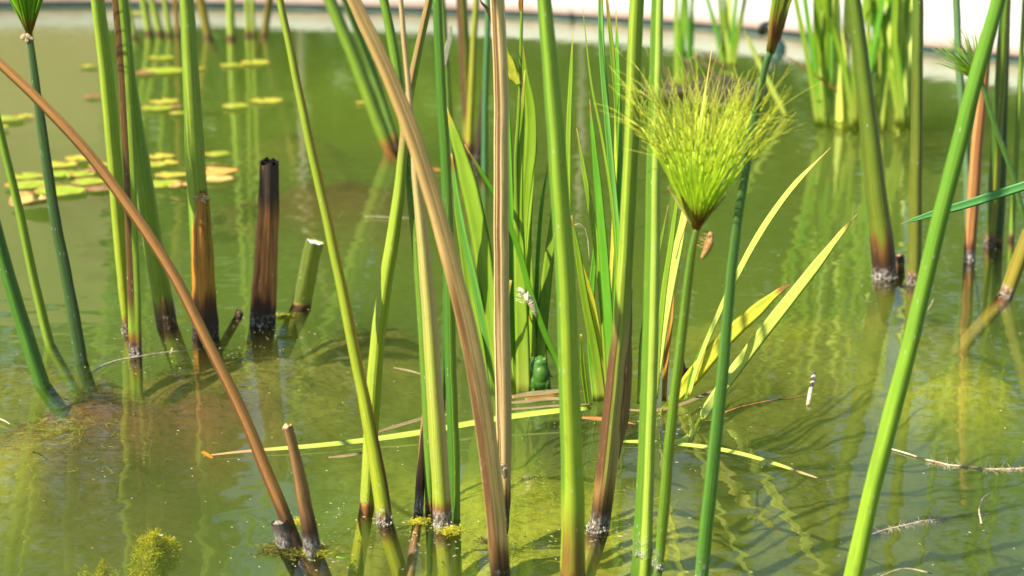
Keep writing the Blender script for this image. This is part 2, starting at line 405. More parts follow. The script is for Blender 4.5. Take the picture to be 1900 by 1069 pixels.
def pond_floor():
    bm = bmesh.new(); cl = bm.loops.layers.float_color.new('tint'); NX, NY = 230, 250; g = {}
    x0, x1, y0, y1 = -2.6, 2.6, 1.0, 6.4
    for j in range(NY + 1):
        t = j / NY; y = y0 + (y1 - y0) * (t ** 1.5)
        for i in range(NX + 1):
            s = (i / NX - 0.5) * 2; wd = 0.55 + 0.42 * y; x = s * min(2.6, wd)
            z, c = floor_at(x, y); g[i, j] = (bm.verts.new((x, y, z)), c)
    for j in range(NY):
        for i in range(NX):
            q = [g[i, j], g[i + 1, j], g[i + 1, j + 1], g[i, j + 1]]; fc = bm.faces.new([a[0] for a in q])
            for lp, a in zip(fc.loops, q): lp[cl] = (*a[1], 1)
    t = NT('pond mud and algae')
    at = t.new('ShaderNodeAttribute', attribute_name='tint')
    oc = t.new('ShaderNodeTexCoord').outputs['Object']
    n = t.noise(oc, 95, 6, 0.75, 0.2); n2 = t.noise(oc, 14, 5, 0.65, 0.3)
    dk = t.mix(1.0, at.outputs[0], (0.38, 0.40, 0.36), 'MULTIPLY'); col = t.mix(t.rng(n, 0.38, 0.72), at.outputs[0], dk); col = t.mix(t.math('MULTIPLY', t.rng(n2, 0.5, 0.75), 0.6), col, at.outputs[0])
    t.link(col, t.p.inputs['Base Color']); t.p.inputs['Roughness'].default_value = 0.95
    t.link(t.bump(n, 0.35, 0.003), t.p.inputs['Normal'])
    tag(obj('pond_floor', bm, t.m), 'muddy pond floor with mounds of olive algae', 'pond floor', kind='structure')
    bm = bmesh.new()
    vs = [bm.verts.new(v) for v in ((-6, -2, -.58), (6, -2, -.58), (6, 8, -.58), (-6, 8, -.58))]; bm.faces.new(vs)
    tag(obj('pond_bed', bm, plain_mat('deep mud', (0.05, 0.07, 0.03), (0.1, 0.13, 0.05), 6)), 'dark deep bed of the pond', 'pond bed', kind='structure')
pond_floor()

# pond wall, liner strip, coping, terrace
def strip(bm, z0, z1, o0, o1, z2=None):
    """closed band along the edge: offset o0 (inner) .. o1 (outer), from z0 to z1."""
    rows = []
    for i, e in enumerate(edge):
        a = edge[max(0, i - 1)]; b = edge[min(len(edge) - 1, i + 1)]; tn = (b - a).normalized(); nr = Vector((-tn.y, tn.x, 0))
        if nr.y < 0: nr = -nr
        rows.append([bm.verts.new(Vector((e.x, e.y, 0)) + nr * o + Vector((0, 0, z))) for o, z in ((o0, z0), (o0, z1), (o1, z1), (o1, z0))])
    for i in range(len(rows) - 1):
        for j in range(4):
            k = (j + 1) % 4; bm.faces.new((rows[i][j], rows[i][k], rows[i + 1][k], rows[i + 1][j]))
    bm.faces.new(rows[0]); bm.faces.new(rows[-1][::-1])
M['concrete'] = plain_mat('grey pond concrete', (0.42, 0.42, 0.36), (0.27, 0.28, 0.24), 14, 0.8, 0.3, .002, (1, 1, 3))
M['liner'] = plain_mat('teal liner', (0.06, 0.13, 0.13), (0.035, 0.075, 0.07), 9, 0.5, 0.1)
M['rust'] = plain_mat('dark joint', (0.012, 0.009, 0.008), (0.05, 0.022, 0.012), 20, 0.9)
def coping_mat():
    t = NT('white coping'); oc = t.new('ShaderNodeTexCoord').outputs['Object']; sx = t.new('ShaderNodeSeparateXYZ'); t.link(oc, sx.inputs[0])
    n = t.noise(t.scaled(oc, (1, 1, .4)), 22, 4); z = t.math('ADD', sx.outputs[2], t.math('MULTIPLY', t.math('SUBTRACT', n, .5), .022))
    col = t.mix(t.rng(z, .050, .014), (0.62, 0.60, 0.57), (0.38, 0.26, 0.21)); t.link(col, t.p.inputs['Base Color']); t.p.inputs['Roughness'].default_value = .7
    return t.m
pw = thing('pond_wall', 'low pond wall with a dark teal liner strip just above the water', 'wall', edge[30])
bm = bmesh.new(); strip(bm, -0.5, 0.002, 0, 0.10); obj('wall', bm, M['concrete'], pw, False)
bm = bmesh.new(); strip(bm, 0.002, 0.0075, -0.004, 0.10); obj('liner_strip', bm, M['liner'], pw, False)
bm = bmesh.new(); strip(bm, 0.0075, 0.0145, 0.004, 0.10); obj('joint', bm, M['rust'], pw, False)  # thin near-black strip under the coping
bm = bmesh.new(); strip(bm, 0.0145, 0.066, -0.006, 0.34); tag(obj('coping', bm, coping_mat(), None, False), 'pale pinkish white coping stone rusty along its lower edge, round the pond', 'coping')
bm = bmesh.new(); pv = []
for i, e in enumerate(edge):
    a = edge[max(0, i - 1)]; b = edge[min(len(edge) - 1, i + 1)]; tn = (b - a).normalized(); q = Vector((e.x, e.y, .062)) + Vector((-tn.y, tn.x, 0)) * .342
    pv.append((bm.verts.new(q), bm.verts.new((q.x * 14, q.y * 14, .062))))
for a, b in zip(pv, pv[1:]): bm.faces.new((a[0], b[0], b[1], a[1]))
tg = plain_mat('pale paving', (0.72, 0.66, 0.56), (0.58, 0.52, 0.44), 5, 0.8, .2)
tag(obj('pavement', bm, tg, None, False), 'pale sunlit paving beyond the pond', 'pavement', kind='structure')

# beyond the frame, mirrored in the water: a beige wall on the left, a hedge and two pale posts
bm = bmesh.new(); bmesh.ops.create_cube(bm, size=1, matrix=Matrix.Translation((-4.95, 9.3, .88)) @ Matrix.Diagonal((6.2, .4, 1.74, 1)))
tag(obj('garden_wall', bm, plain_mat('beige render', (0.30, 0.24, 0.13), (0.24, 0.19, 0.10), 3, .9), None, False), 'beige rendered wall mirrored in the left of the water', 'wall')
def hedge(name, label, x0, x1, y, h, n, col, seed, solid=True):
    rnd = random.Random(seed); bm = bmesh.new(); lf = []
    if solid:
        bmesh.ops.create_cube(bm, size=1, matrix=Matrix.Translation(((x0 + x1) / 2, y + .35, h * .22)) @ Matrix.Diagonal((x1 - x0 - .1, .5, h * .42, 1)))
    for i in range(n):
        x = rnd.uniform(x0, x1); hh = h * (0.85 + 0.75 * noise.noise(Vector((x * 2.1, seed, 0)))); z = hh * (rnd.random() ** .8); c = Vector((x, y + rnd.uniform(-.25, .6), z))
        a = Vector((rnd.gauss(0, 1), rnd.gauss(0, 1), rnd.gauss(0, 1))).normalized(); b = a.orthogonal().normalized(); s = rnd.uniform(.04, .10)
        bm.faces.new([bm.verts.new(c + v) for v in (a * s, b * s * .5, -a * s, -b * s * .5)])
    tag(obj(name, bm, plain_mat(name + ' leaves', col, (col[0] * .5, col[1] * .5, col[2] * .5), 5, .6, 0), None, False), label, 'hedge')
hedge('hedge', 'uneven dense green hedge mirrored in the middle of the water', -1.85, 1.6, 9.2, 3.3, 15000, (0.035, 0.10, 0.012), 3)
hedge('hedge', 'dense green hedge mirrored in the right of the water', 1.45, 6.5, 8.6, 2.3, 9000, (0.035, 0.10, 0.015), 8)
hedge('hedge', 'tall dark hedge behind the beige wall mirrored at the left of the water', -8.0, -1.9, 10.3, 4.6, 12000, (0.03, 0.06, 0.012), 12)
for x, wd in ((-.90, .035), (.30, .03)):
    bm = bmesh.new(); tube(bm, [(x, 8.5, 0.09), (x, 8.5, .6), (x, 8.5, 1.15)], wd / 2, wd / 2, 12); blob(bm, Vector((x, 8.5, 1.16)), (wd * .6,) * 3, sub=2); tube(bm, [(x, 8.5, .09), (x, 8.5, .11)], wd, wd, 12)
    tag(obj('garden_post', bm, plain_mat('post paint', (.20, .18, .14), (.16, .14, .10), 20)), 'pale round garden post mirrored near the %s of the water' % ('left stalks' if x < 0 else 'centre'), 'post')

# ================================================================== STALKS
LG, MG, DG, TG = (0.27, 0.40, 0.035), (0.17, 0.31, 0.025), (0.055, 0.15, 0.018), (0.05, 0.13, 0.05)
YG, STRAW, TAN, OCH, ORG = (0.36, 0.43, 0.03), (0.56, 0.42, 0.19), (0.42, 0.25, 0.085), (0.30, 0.13, 0.035), (0.45, 0.17, 0.02)
LYG = (0.33, 0.42, 0.05)
sm = stalk_mat
# --- left of the picture
stalk('thick dark green stalk at the far left, leaning left', [(78, 716, 28), (58, 655, 28), (22, 540, 27), (0, 462, 26), (-30, 350, 25)],
      sm('dark green culm', DG, (0.08, 0.2, 0.02), .004, crust=.1, specks=.5, stripe=(.1, .27, (.16, .27, .03), -1, 3)), ext=.35)
stalk('slim mid green stalk between the thick dark stalk and the closed umbel stalk', [(92, 640, 18), (60, 510, 16), (32, 375, 15), (0, 245, 14), (-25, 140, 13)],
      sm('mid green culm', MG, (0.24, .36, .03), .003, crust=.2, specks=.4), ext=.3)
# closed umbel stalk (top left)
def umbel_rays(bm, c, axis, n, length, spread, r, split, rnd, curl=.25, wave=.05, up=None, up2=None):
    ax = axis.normalized(); a = ax.orthogonal().normalized(); b = ax.cross(a)
    for i in range(n):
        th = rnd.uniform(0, 6.283); ph = spread * math.sqrt(rnd.random()); L = length * rnd.uniform(.66, 1.13)
        d0 = (ax * math.cos(ph * .75) + (a * math.cos(th) + b * math.sin(th)) * math.sin(ph * .75)).normalized()
        out = (a * math.cos(th) + b * math.sin(th))
        K = 7; pts = [c + out * rnd.uniform(0, .003)]; d = d0.copy(); ls = L * (rnd.uniform(.55, .75) if split else 1)
        jit = Vector((rnd.gauss(0, 1), rnd.gauss(0, 1), rnd.gauss(0, 1))) * wave
        for k in range(K):
            d = (d + out * curl * ph / K * 1.2 + jit * (k / K) * .5 + Vector((0, 0, -0.02 * ph))).normalized(); pts.append(pts[-1] + d * ls / K)
        tube(bm, pts, r, r * (.75 if split else .3), 4, (0, ls / L))
        if split:
            for q in range(rnd.choice((2, 3, 3, 4))):
                dd = (d + Vector((rnd.gauss(0, 1), rnd.gauss(0, 1), rnd.gauss(0, 1))) * .20).normalized(); p2 = [pts[-1]]; l2 = (L - ls) * rnd.uniform(.6, 1.15)
                j2 = Vector((rnd.gauss(0, 1), rnd.gauss(0, 1), rnd.gauss(0, 1))) * .16
                for k in range(5): dd = (dd + j2 * .5 + out * .02).normalized(); p2.append(p2[-1] + dd * l2 / 5)
                tube(bm, p2, r * .62, r * .25, 3, (ls / L, 1))
def ray_mat(name, foot, mid, tip, f0=.10):
    t = NT(name); uv = t.new('ShaderNodeUVMap').outputs[0]; sx = t.new('ShaderNodeSeparateXYZ'); t.link(uv, sx.inputs[0]); v = sx.outputs[1]
    col = t.mix(t.rng(v, f0 * .4, f0 * 1.4), foot, mid); col = t.mix(t.rng(v, .45, .95), col, tip)
    oc = t.new('ShaderNodeTexCoord').outputs['Object']; n = t.noise(oc, 60, 3)
    col = t.mix(t.math('MULTIPLY', t.rng(n, .35, .7), .4), col, (mid[0] * .6, mid[1] * .75, mid[2]))
    t.link(col, t.p.inputs['Base Color']); t.p.inputs['Roughness'].default_value = .5
    tr = t.new('ShaderNodeBsdfTranslucent'); t.link(col, tr.inputs[0]); mx = t.new('ShaderNodeMixShader'); mx.inputs[0].default_value = .4
    t.link(t.p.outputs[0], mx.inputs[1]); t.link(tr.outputs[0], mx.inputs[2]); t.link(mx.outputs[0], t.out.inputs[0])
    return t.m
M['bract'] = leaf_mat('brown bract', (.26, .11, .035), (.36, .22, .07), (.16, .04, .015), .2, .6)
M['bract_green'] = leaf_mat('olive bract', (.40, .36, .07), (.3, .14, .04), (.42, .16, .04), .25, .8)
M['husk'] = plain_mat('papery husk', (.52, .42, .26), (.32, .22, .11), 300, .7)
def bracts(parent, c, axis, n, length, width, open_, mat, rnd, ph0=0.0):
    ax = axis.normalized(); a = Vector((1, 0, 0)); a = (a - ax * a.dot(ax)).normalized(); b = ax.cross(a)
    for i in range(n):
        th = ph0 + 6.283 * i / n + rnd.uniform(-.2, .2); out = a * math.cos(th) + b * math.sin(th); cs = []; L = length * rnd.uniform(.85, 1.1); op = open_ * rnd.uniform(.85, 1.1)
        for k in range(9):
            s = k / 8; q = c - ax * .001 + ax * (L * s * math.cos(op * s ** .5)) + out * (L * s * math.sin(op) * (.9 if s < .5 else 1 - .1 * s) + .0015)
            cs.append((q, width * .5 * (.45 + 1.4 * s if s < .35 else (1 - s) ** .7 * 1.25 + .03)))
        ribbon(parent, cs, mat, 0, .5, 'bract', .12, ups=out)

def umbel_stalk(label, pts, mat, ax_px, dy=0.0, base_Y=None, sub=.3, tri=.1):
    """root Empty, stalk, and the point and axis where its umbel opens"""
    loc = G(pts[0][0], pts[0][1]) if base_Y is None else P(pts[0][0], pts[0][1], base_Y)
    root = thing('papyrus', label, 'papyrus', loc, 'papyrus stalks bearing an umbel')
    cs, v0 = stem_path(pts, dy, 0, sub, Y=base_Y)
    bm = bmesh.new(); sweep(bm, cs, 16, tri, .6, 0, v0, wob=.02); obj('stalk', bm, mat, root)
    top = cs[-1][0]; a = P(ax_px[0], ax_px[1], top.y) - top
    return root, top, a.normalized(), a.length

rnd = random.Random(11)
r, c, ax, L = umbel_stalk('dark bluish green stalk with a half closed umbel, at the upper left', [(150, 672, 23), (138, 600, 23), (122, 510, 21), (106, 430, 20), (92, 340, 19), (78, 250, 18), (66, 160, 15), (55, 62, 12)],
      sm('bluish green culm', (.075, .14, .04), (.06, .12, .03), .006, crust=.3, specks=1.0, stripe=(.1, .33, (.20, .28, .02), .34, .46)), (44, -60))  # yellow sunlit edge near the top painted in as a stripe
um = obj('umbel', (lambda b: (umbel_rays(b, c, ax, 120, .115, .55, .0009, False, rnd, .1, .03), b)[1])(bmesh.new()), ray_mat('closed umbel rays', (.34, .14, .02), (.34, .66, .03), (.42, .70, .05), .2), r)
bracts(um, c, ax, 3, .075, .009, .36, M['bract'], rnd, .1)
bm = bmesh.new(); uvl = None
for i in range(5): blob(bm, c + Vector((-.006 + .002 * i, -.004, -.003 - .002 * (i % 3))), (.0022, .0012, .004), Matrix.Rotation(rnd.uniform(0, 3), 4, 'Y'))
for v in bm.verts: v.co += Vector(noise.noise_vector(v.co * 500)) * .0012
obj('husk', bm, M['husk'], r)

stalk('orange brown dried stalk leaning far left across the other stalks', [(549, 1018, 27), (530, 965, 25), (500, 890, 23), (452, 775, 21), (392, 652, 20), (322, 512, 20), (240, 388, 20), (150, 270, 19), (62, 178, 18), (0, 120, 17), (-70, 52, 16)],
      sm('orange brown dry culm', (.42, .20, .055), (.34, .16, .045), .042, .22, (.035, .018, .01), (.13, .06, .02), crust=.3, specks=.1, blotch=.35, stripe=(.55, .74, (.16, .065, .02), -1, 3)), ext=.2, dy=.06)  # shade along the leaning stalk's underside painted as a darker stripe
stalk('light green stalk with a brown streaked brown edged stalk standing close at its right', [(238, 618, 22), (231, 540, 26), (224, 450, 27), (214, 330, 27), (204, 220, 27), (193, 110, 26), (180, 0, 25)],
      sm('light green culm a', LG, YG, .022, crust=1.3, stripe=(.05, .26, LYG, -1, 3)), tri=.14, phase=.3, crust=1.2)
stalk('slim stalk green on its left and brown along its right side', [(252, 660, 22), (249, 580, 23), (246, 480, 22), (243, 360, 22), (237, 240, 23), (231, 130, 23), (220, 0, 22)],
      sm('half brown culm', LG, LG, .03, crust=1.4, stripe=(.47, .80, (.13, .065, .018), .06, 3), blotch=.3), tri=.16, phase=.9, crust=1.8)
stalk('green stalk with a dark brown foot, right of the half brown stalk', [(309, 606, 37), (300, 550, 36), (287, 480, 34), (274, 390, 34), (262, 310, 32), (249, 210, 25), (239, 110, 18), (231, 0, 14)],
      sm('green culm brown foot', MG, (.24, .36, .03), .036, rim=(.15, .11, .02), crust=.6, stripe=(.1, .30, LYG, -1, 3)), tri=.08)
# sheathed stalk
root = thing('papyrus_stalk', 'thick pale green stalk with a split orange brown sheath round its foot', 'stalk', G(380, 622), 'papyrus stalks standing in the pond')
pts = [(380, 622, 40), (376, 540, 40), (371, 450, 38), (366, 370, 36), (360, 280, 35), (355, 180, 31), (350, 90, 28), (344, 0, 26)]
cs, v0 = stem_path(pts); bm = bmesh.new(); sweep(bm, cs, 18, .12, .2, 0, v0, wob=.02)
obj('stalk', bm, sm('pale green culm', LG, LYG, .05, stripe=(.60, .9, MG, -1, 3)), root)  # darker stripe paints the side turned from the sun
pts = [(380, 623, 49), (377, 570, 46), (374, 500, 42), (372, 430, 37), (374, 372, 27), (371, 358, 20)]
cs, v0 = stem_path(pts, ext=0, sub=.05); cs = [(p + Vector((.0012, -.0022, 0)), q) for p, q in cs]; bm = bmesh.new(); sweep(bm, cs, 20, .06, .2, .02, v0, .006, wob=.10, seed=4)
obj('sheath', bm, sm('sheath', (.66, .33, .04), (.46, .19, .025), .05, .45, (.02, .008, .005), (.10, .03, .01), crust=.5, blotch=.65, stripe=(.2, .37, (.45, .26, .02), .04, .9), grime=(.025, .012, .008)), root)
bm = bmesh.new(); q = P(378, 362, root.location.y) + Vector((0, -.02, 0))
for i in range(9): blob(bm, q + Vector((rnd.uniform(-.008, .012), rnd.uniform(-.003, .002), rnd.uniform(-.004, .003))), (.004, .0015, .0013), Matrix.Rotation(rnd.uniform(-.6, .6), 4, 'Y'))
for v in bm.verts: v.co += Vector(noise.noise_vector(v.co * 400)) * .0014
obj('husk', bm, M['husk'], root)

M['pith'] = plain_mat('white pith', (.85, .84, .78), (.6, .58, .48), 300, .8, .4, .001)
def cut_stump(label, pts, mat, cut, jag=.0, name='cut_stump', sub=.25, tri=.05, ridges=.0):
    root = thing(name, label, 'stump', G(pts[0][0], pts[0][1]), 'stumps of cut stalks')
    cs, v0 = stem_path(pts, 0, 0, sub); bm = bmesh.new(); rg = sweep(bm, cs, 20, tri, .3, ridges, v0, jag, wob=.05, seed=pts[0][0], cap=False)
    obj('stalk', bm, mat, root)
    c, rr = cs[-1]; tn = (cs[-1][0] - cs[-3][0]).normalized(); a, f = frame(tn); bm = bmesh.new(); uvl = bm.loops.layers.uv.verify()
    R1 = []; prev = None
    for q in (0.96, .75, .45, .15):
        ring = []
        for j in range(20):
            th = 6.2832 * j / 20; p = c + a * math.cos(th) * rr * q + f * math.sin(th) * rr * q - tn * (.0006 + jag * .7 * (1 - q)) + tn * .0045 * noise.noise(Vector((math.cos(th) * q * 2, math.sin(th) * q * 2, pts[0][0])))
            ring.append(bm.verts.new(p))
        if prev:
            for j in range(20): bm.faces.new((prev[j], prev[(j + 1) % 20], ring[(j + 1) % 20], ring[j]))
        prev = ring
    bm.faces.new(prev)
    obj('cut_face', bm, cut, root)
    return root
cut_stump('tall dark brown rotten stump with a jagged top', [(487, 603, 50), (489, 560, 48), (493, 480, 44), (497, 400, 40), (499, 340, 37), (500, 300, 36)],
      sm('rotten culm', (.48, .20, .06), (.42, .15, .04), .035, .5, (.015, .009, .007), (.05, .02, .01), crust=.8, blotch=.6, specks=.25, top_v=.09, rough=.6, stripe=(.0, 1, (.045, .03, .02), .145, 3), grime=(.06, .026, .014)),
      plain_mat('rotten cut', (.10, .06, .03), (.03, .02, .01), 300), .0055, ridges=.015)
cut_stump('short green stump with a white cut top, right of the dark rotten stump', [(559, 570, 36), (564, 540, 35), (572, 500, 34), (579, 465, 33), (584, 448, 33)],
      sm('green stump', (.34, .42, .03), (.36, .40, .04), .008, .3, rim=(.3, .2, .03), crust=.3, stripe=(.46, .8, (.11, .15, .015), -1, 3)), M['pith'], .003, tri=.06, ridges=.02)  # dark stripe puts the stump's shaded face into its colour
cut_stump('small dark brown stub of a stalk barely above the water left of the rotten stump', [(442, 588, 15), (443, 583, 15), (444, 577, 13)],
      sm('brown stub', (.20, .14, .07), (.14, .10, .05), .01, .3), plain_mat('stub cut', (.2, .14, .08), (.1, .06, .03), 300), .001)

# --- centre left
stalk('slim yellow green stalk leaning left with an orange left edge', [(714, 972, 29), (706, 910, 29), (686, 800, 24), (668, 700, 21), (648, 600, 20), (622, 480, 18), (596, 360, 17), (572, 250, 16), (547, 130, 15), (519, 0, 13)],
      sm('yellow green culm', (.27, .36, .025), (.36, .42, .025), .012, rim=(.32, .17, .03), crust=1.3, stripe=(.05, .36, (.50, .25, .02), .03, 3), stripe2=(.1, .34, (.12, .05, .02), .0, .10)), dy=.03, crust=1.4)
stalk('light green stalk leaning right behind the yellow green stalk', [(681, 946, 27), (686, 850, 27), (692, 740, 27), (704, 610, 26), (722, 480, 25), (737, 380, 22), (748, 280, 18), (762, 170, 16), (796, 0, 14)],
      sm('lime culm', (.26, .37, .03), (.35, .43, .035), .008, rim=(.42, .2, .03), brown=(.2, .08, .02), crust=.4, stripe=(.47, .72, (.30, .19, .07), .33, 3), stripe2=(.44, .52, (.1, .05, .02), .37, 3)), dy=.02)
stalk('thick green stalk of the leaning pair far behind, brown at its foot', [(724, 285, 22), (716, 262, 24), (700, 220, 24), (675, 155, 24), (645, 80, 23), (612, 0, 22)], sm('far culm a', (.17, .31, .03), (.22, .34, .03), .03, rim=(.36, .2, .03), brown=(.3, .13, .02), crust=.5), ext=.7)
stalk('thin green stalk of the leaning pair far behind, beside the thick one', [(738, 276, 13), (722, 225, 13), (698, 150, 13), (672, 80, 13), (640, 0, 13)], sm('far culm b', (.10, .22, .04), (.17, .29, .04), .03, rim=(.36, .2, .03)), ext=.7)
stalk('broad tan dried stalk leaning left across the centre', [(928, 1085, 36), (922, 1010, 37), (910, 890, 37), (890, 740, 36), (868, 620, 34), (836, 490, 32), (802, 370, 31), (758, 240, 30), (706, 110, 27), (655, 0, 24)],
      sm('tan dry culm', (.64, .40, .14), (.66, .43, .17), .04, .42, (.03, .016, .008), (.2, .10, .035), crust=.4, blotch=.22, specks=.05, stripe2=(.5, .63, (.18, .085, .03), .02, .27)), tri=.14, phase=.5, dy=-.03)
stalk('upright pale straw stalk with dark lengthwise cracks, right of the broad tan stalk', [(934, 975, 22), (937, 900, 24), (934, 760, 30), (931, 620, 29), (931, 470, 28), (930, 320, 27), (929, 170, 27), (921, 0, 26)],
      sm('straw culm', (.78, .57, .27), (.64, .45, .20), .035, .45, (.05, .025, .012), (.2, .1, .04), crust=1., blotch=.3, specks=.05, stripe=(.62, .70, (.10, .045, .015), .05, 3), stripe2=(.52, .60, (.13, .06, .02), .0, 3), grime=(.2, .11, .045)), tri=.10, ridges=.03)
stalk('stalk straw coloured on its left and green on its right, thin and dry above', [(823, 978, 34), (818, 880, 33), (810, 770, 31), (802, 650, 28), (793, 540, 25), (783, 430, 21), (773, 340, 16), (765, 250, 11), (755, 130, 10), (744, 0, 9)],
      sm('straw and green culm', (.60, .40, .20), (.33, .43, .03), .024, rim=(.25, .10, .03), brown=(.05, .02, .012), crust=1.8, stripe=(.05, .40, (.62, .46, .22), .02, 3), top_v=.48), crust=2.2, tri=.1)
stalk('green stalk just left of the half straw stalk, leaning left', [(799, 948, 18), (796, 830, 19), (790, 700, 19), (782, 560, 19), (771, 430, 19), (760, 320, 19), (746, 200, 19), (730, 90, 18), (712, 0, 16)],
      sm('plain green culm', (.16, .29, .02), (.13, .26, .02), .01, specks=1.0, stripe=(.1, .3, (.25, .36, .03), -1, 3)), dy=.04)
stalk('thin tan split stalk with a rotten foot, left of the half straw stalk', [(777, 953, 17), (780, 900, 17), (785, 830, 14), (789, 760, 10), (792, 690, 7)],
      sm('split tan culm', (.42, .27, .12), (.3, .14, .05), .045, .3, (.03, .015, .01), (.2, .08, .03), crust=1.6, specks=.1), ext=0, crust=1., dy=.05)
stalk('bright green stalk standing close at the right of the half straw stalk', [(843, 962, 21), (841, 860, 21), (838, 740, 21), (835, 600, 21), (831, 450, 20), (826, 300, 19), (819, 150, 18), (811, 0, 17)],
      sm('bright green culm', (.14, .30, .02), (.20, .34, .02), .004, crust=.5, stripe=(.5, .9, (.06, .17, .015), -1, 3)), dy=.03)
stalk('thin olive stalk behind the bright green stalk, top centre', [(838, 300, 11), (834, 220, 11), (828, 110, 11), (820, 0, 11)], sm('olive culm', (.12, .2, .02), (.12, .2, .02), .01), ext=.6)
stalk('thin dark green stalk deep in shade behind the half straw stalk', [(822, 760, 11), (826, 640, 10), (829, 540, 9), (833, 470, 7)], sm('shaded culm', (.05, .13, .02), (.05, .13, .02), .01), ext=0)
# distant stalks behind the centre
stalk('far stalk with a brown right side, upper centre', [(869, 272, 20), (866, 190, 20), (862, 100, 20), (856, 0, 20)], sm('far olive culm', (.18, .22, .025), (.25, .24, .025), .02, rim=(.3, .16, .03), stripe=(.52, .85, (.11, .05, .02), .05, 3)), ext=.6)
stalk('far slim yellow stalk right of the brown sided stalk, upper centre', [(870, 285, 13), (874, 200, 13), (878, 100, 12), (884, 0, 11)], sm('far yellow culm', (.18, .28, .03), (.40, .36, .03), .02, rim=(.3, .12, .02)), ext=.6)
stalk('far thin teal green stalk left of the pale straw stalk', [(899, 332, 12), (900, 240, 12), (902, 140, 11), (905, 40, 11), (906, 0, 11)], sm('far teal culm', (.07, .19, .06), (.07, .19, .06), .01), ext=.6)
stalk('short dark rotten stalk leaning beside the far teal stalk', [(886, 305, 22), (889, 270, 18), (893, 210, 10), (896, 160, 6)], sm('far rotten culm', (.1, .05, .02), (.04, .022, .012), .05, .3, (.02, .012, .008), (.06, .03, .012)), ext=0)
# --- centre right
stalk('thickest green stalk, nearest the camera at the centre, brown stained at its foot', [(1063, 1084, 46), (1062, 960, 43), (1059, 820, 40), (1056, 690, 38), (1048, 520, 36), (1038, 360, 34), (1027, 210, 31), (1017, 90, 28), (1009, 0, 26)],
      sm('thick green culm', (.23, .39, .03), (.36, .46, .03), .014, rim=(.25, .15, .02), brown=(.07, .025, .01), crust=.2, specks=.7, stripe=(.60, .9, (.12, .25, .02), .08, 3), stripe2=(.28, .72, (.22, .12, .02), -.02, .055)), tri=.09, phase=.25)  # first stripe paints the shaded edge; the second is the foot stain
root = stalk('stalk with a long dark rotten foot turning light green above, right of the thickest stalk', [(1109, 985, 38), (1116, 930, 38), (1125, 850, 38), (1138, 740, 36), (1148, 640, 32), (1155, 540, 29), (1161, 440, 28), (1167, 320, 28), (1173, 180, 28), (1181, 0, 27)],
      sm('rotten foot culm', (.30, .43, .035), (.46, .40, .08), .05, .4, (.045, .022, .010), (.34, .19, .06), crust=1.5, blotch=.25, specks=.2, stripe=(.53, .9, (.12, .055, .022), .0, .19), stripe2=(.08, .48, (.64, .44, .16), .03, .19), grime=(.12, .06, .02), top_v=.3), tri=.12, phase=.4, crust=2.2)
bm = bmesh.new(); q = P(1168, 740, root.location.y - .012)
cs = [(P(1140, 850, root.location.y + .003), .004), (P(1152, 770, root.location.y + .003), .0065), (P(1159, 690, root.location.y + .003), .0062), (P(1164, 620, root.location.y + .003), .0035), (P(1172, 540, root.location.y + .004), .0008)]
sweep(bm, catmull(cs, 22), 12, .15, .4, .05, 0, .004, wob=.15, seed=3); obj('sheath', bm, sm('dead sheath', (.44, .28, .12), (.26, .14, .05), .01, .5, (.03, .015, .01), (.1, .05, .02), crust=0, blotch=.7, grime=(.05, .022, .012)), root)
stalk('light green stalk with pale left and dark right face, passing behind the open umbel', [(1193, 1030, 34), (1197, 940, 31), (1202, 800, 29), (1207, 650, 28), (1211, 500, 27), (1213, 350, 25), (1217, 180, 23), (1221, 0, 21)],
      sm('two faced culm', (.40, .55, .09), (.40, .54, .06), .005, rim=(.3, .2, .05), crust=1., specks=.5, stripe=(.56, .95, (.11, .23, .015), -1, 3), stripe2=(.15, .27, (.42, .38, .03), .0, 3)), tri=.22, phase=-.25, dy=.02, crust=.8)  # sun and shade on the two faces are painted into the colour

# the open umbel
r, c, ax, L = umbel_stalk('slim stalk bearing the large open yellow green umbel at the centre right', [(1221, 1056, 17), (1230, 950, 20), (1240, 840, 20), (1252, 730, 19), (1264, 620, 18), (1275, 530, 17), (1284, 465, 15), (1292, 424, 12)],
      sm('umbel culm', (.11, .2, .018), (.16, .28, .02), .004, crust=1.2, stripe=(.15, .40, (.36, .34, .02), -1, 3)), (1302, 180))  # yellow stripe is the sunlit edge put into the colour
rnd = random.Random(5)
bm = bmesh.new(); umbel_rays(bm, c, ax, 150, .136, .72, .00048, True, rnd, .09, .07)
um = obj('umbel', bm, ray_mat('open umbel rays', (.42, .12, .02), (.74, .90, .05), (.95, .92, .12), .14), r)
bracts(um, c, ax, 4, .046, .0075, .66, M['bract_green'], rnd, 2.6)
bracts(um, c, ax, 4, .022, .005, .30, M['bract'], rnd, .4)
crust_ring('root_crust', G(1221, 1056), .0043, r, 1.0)
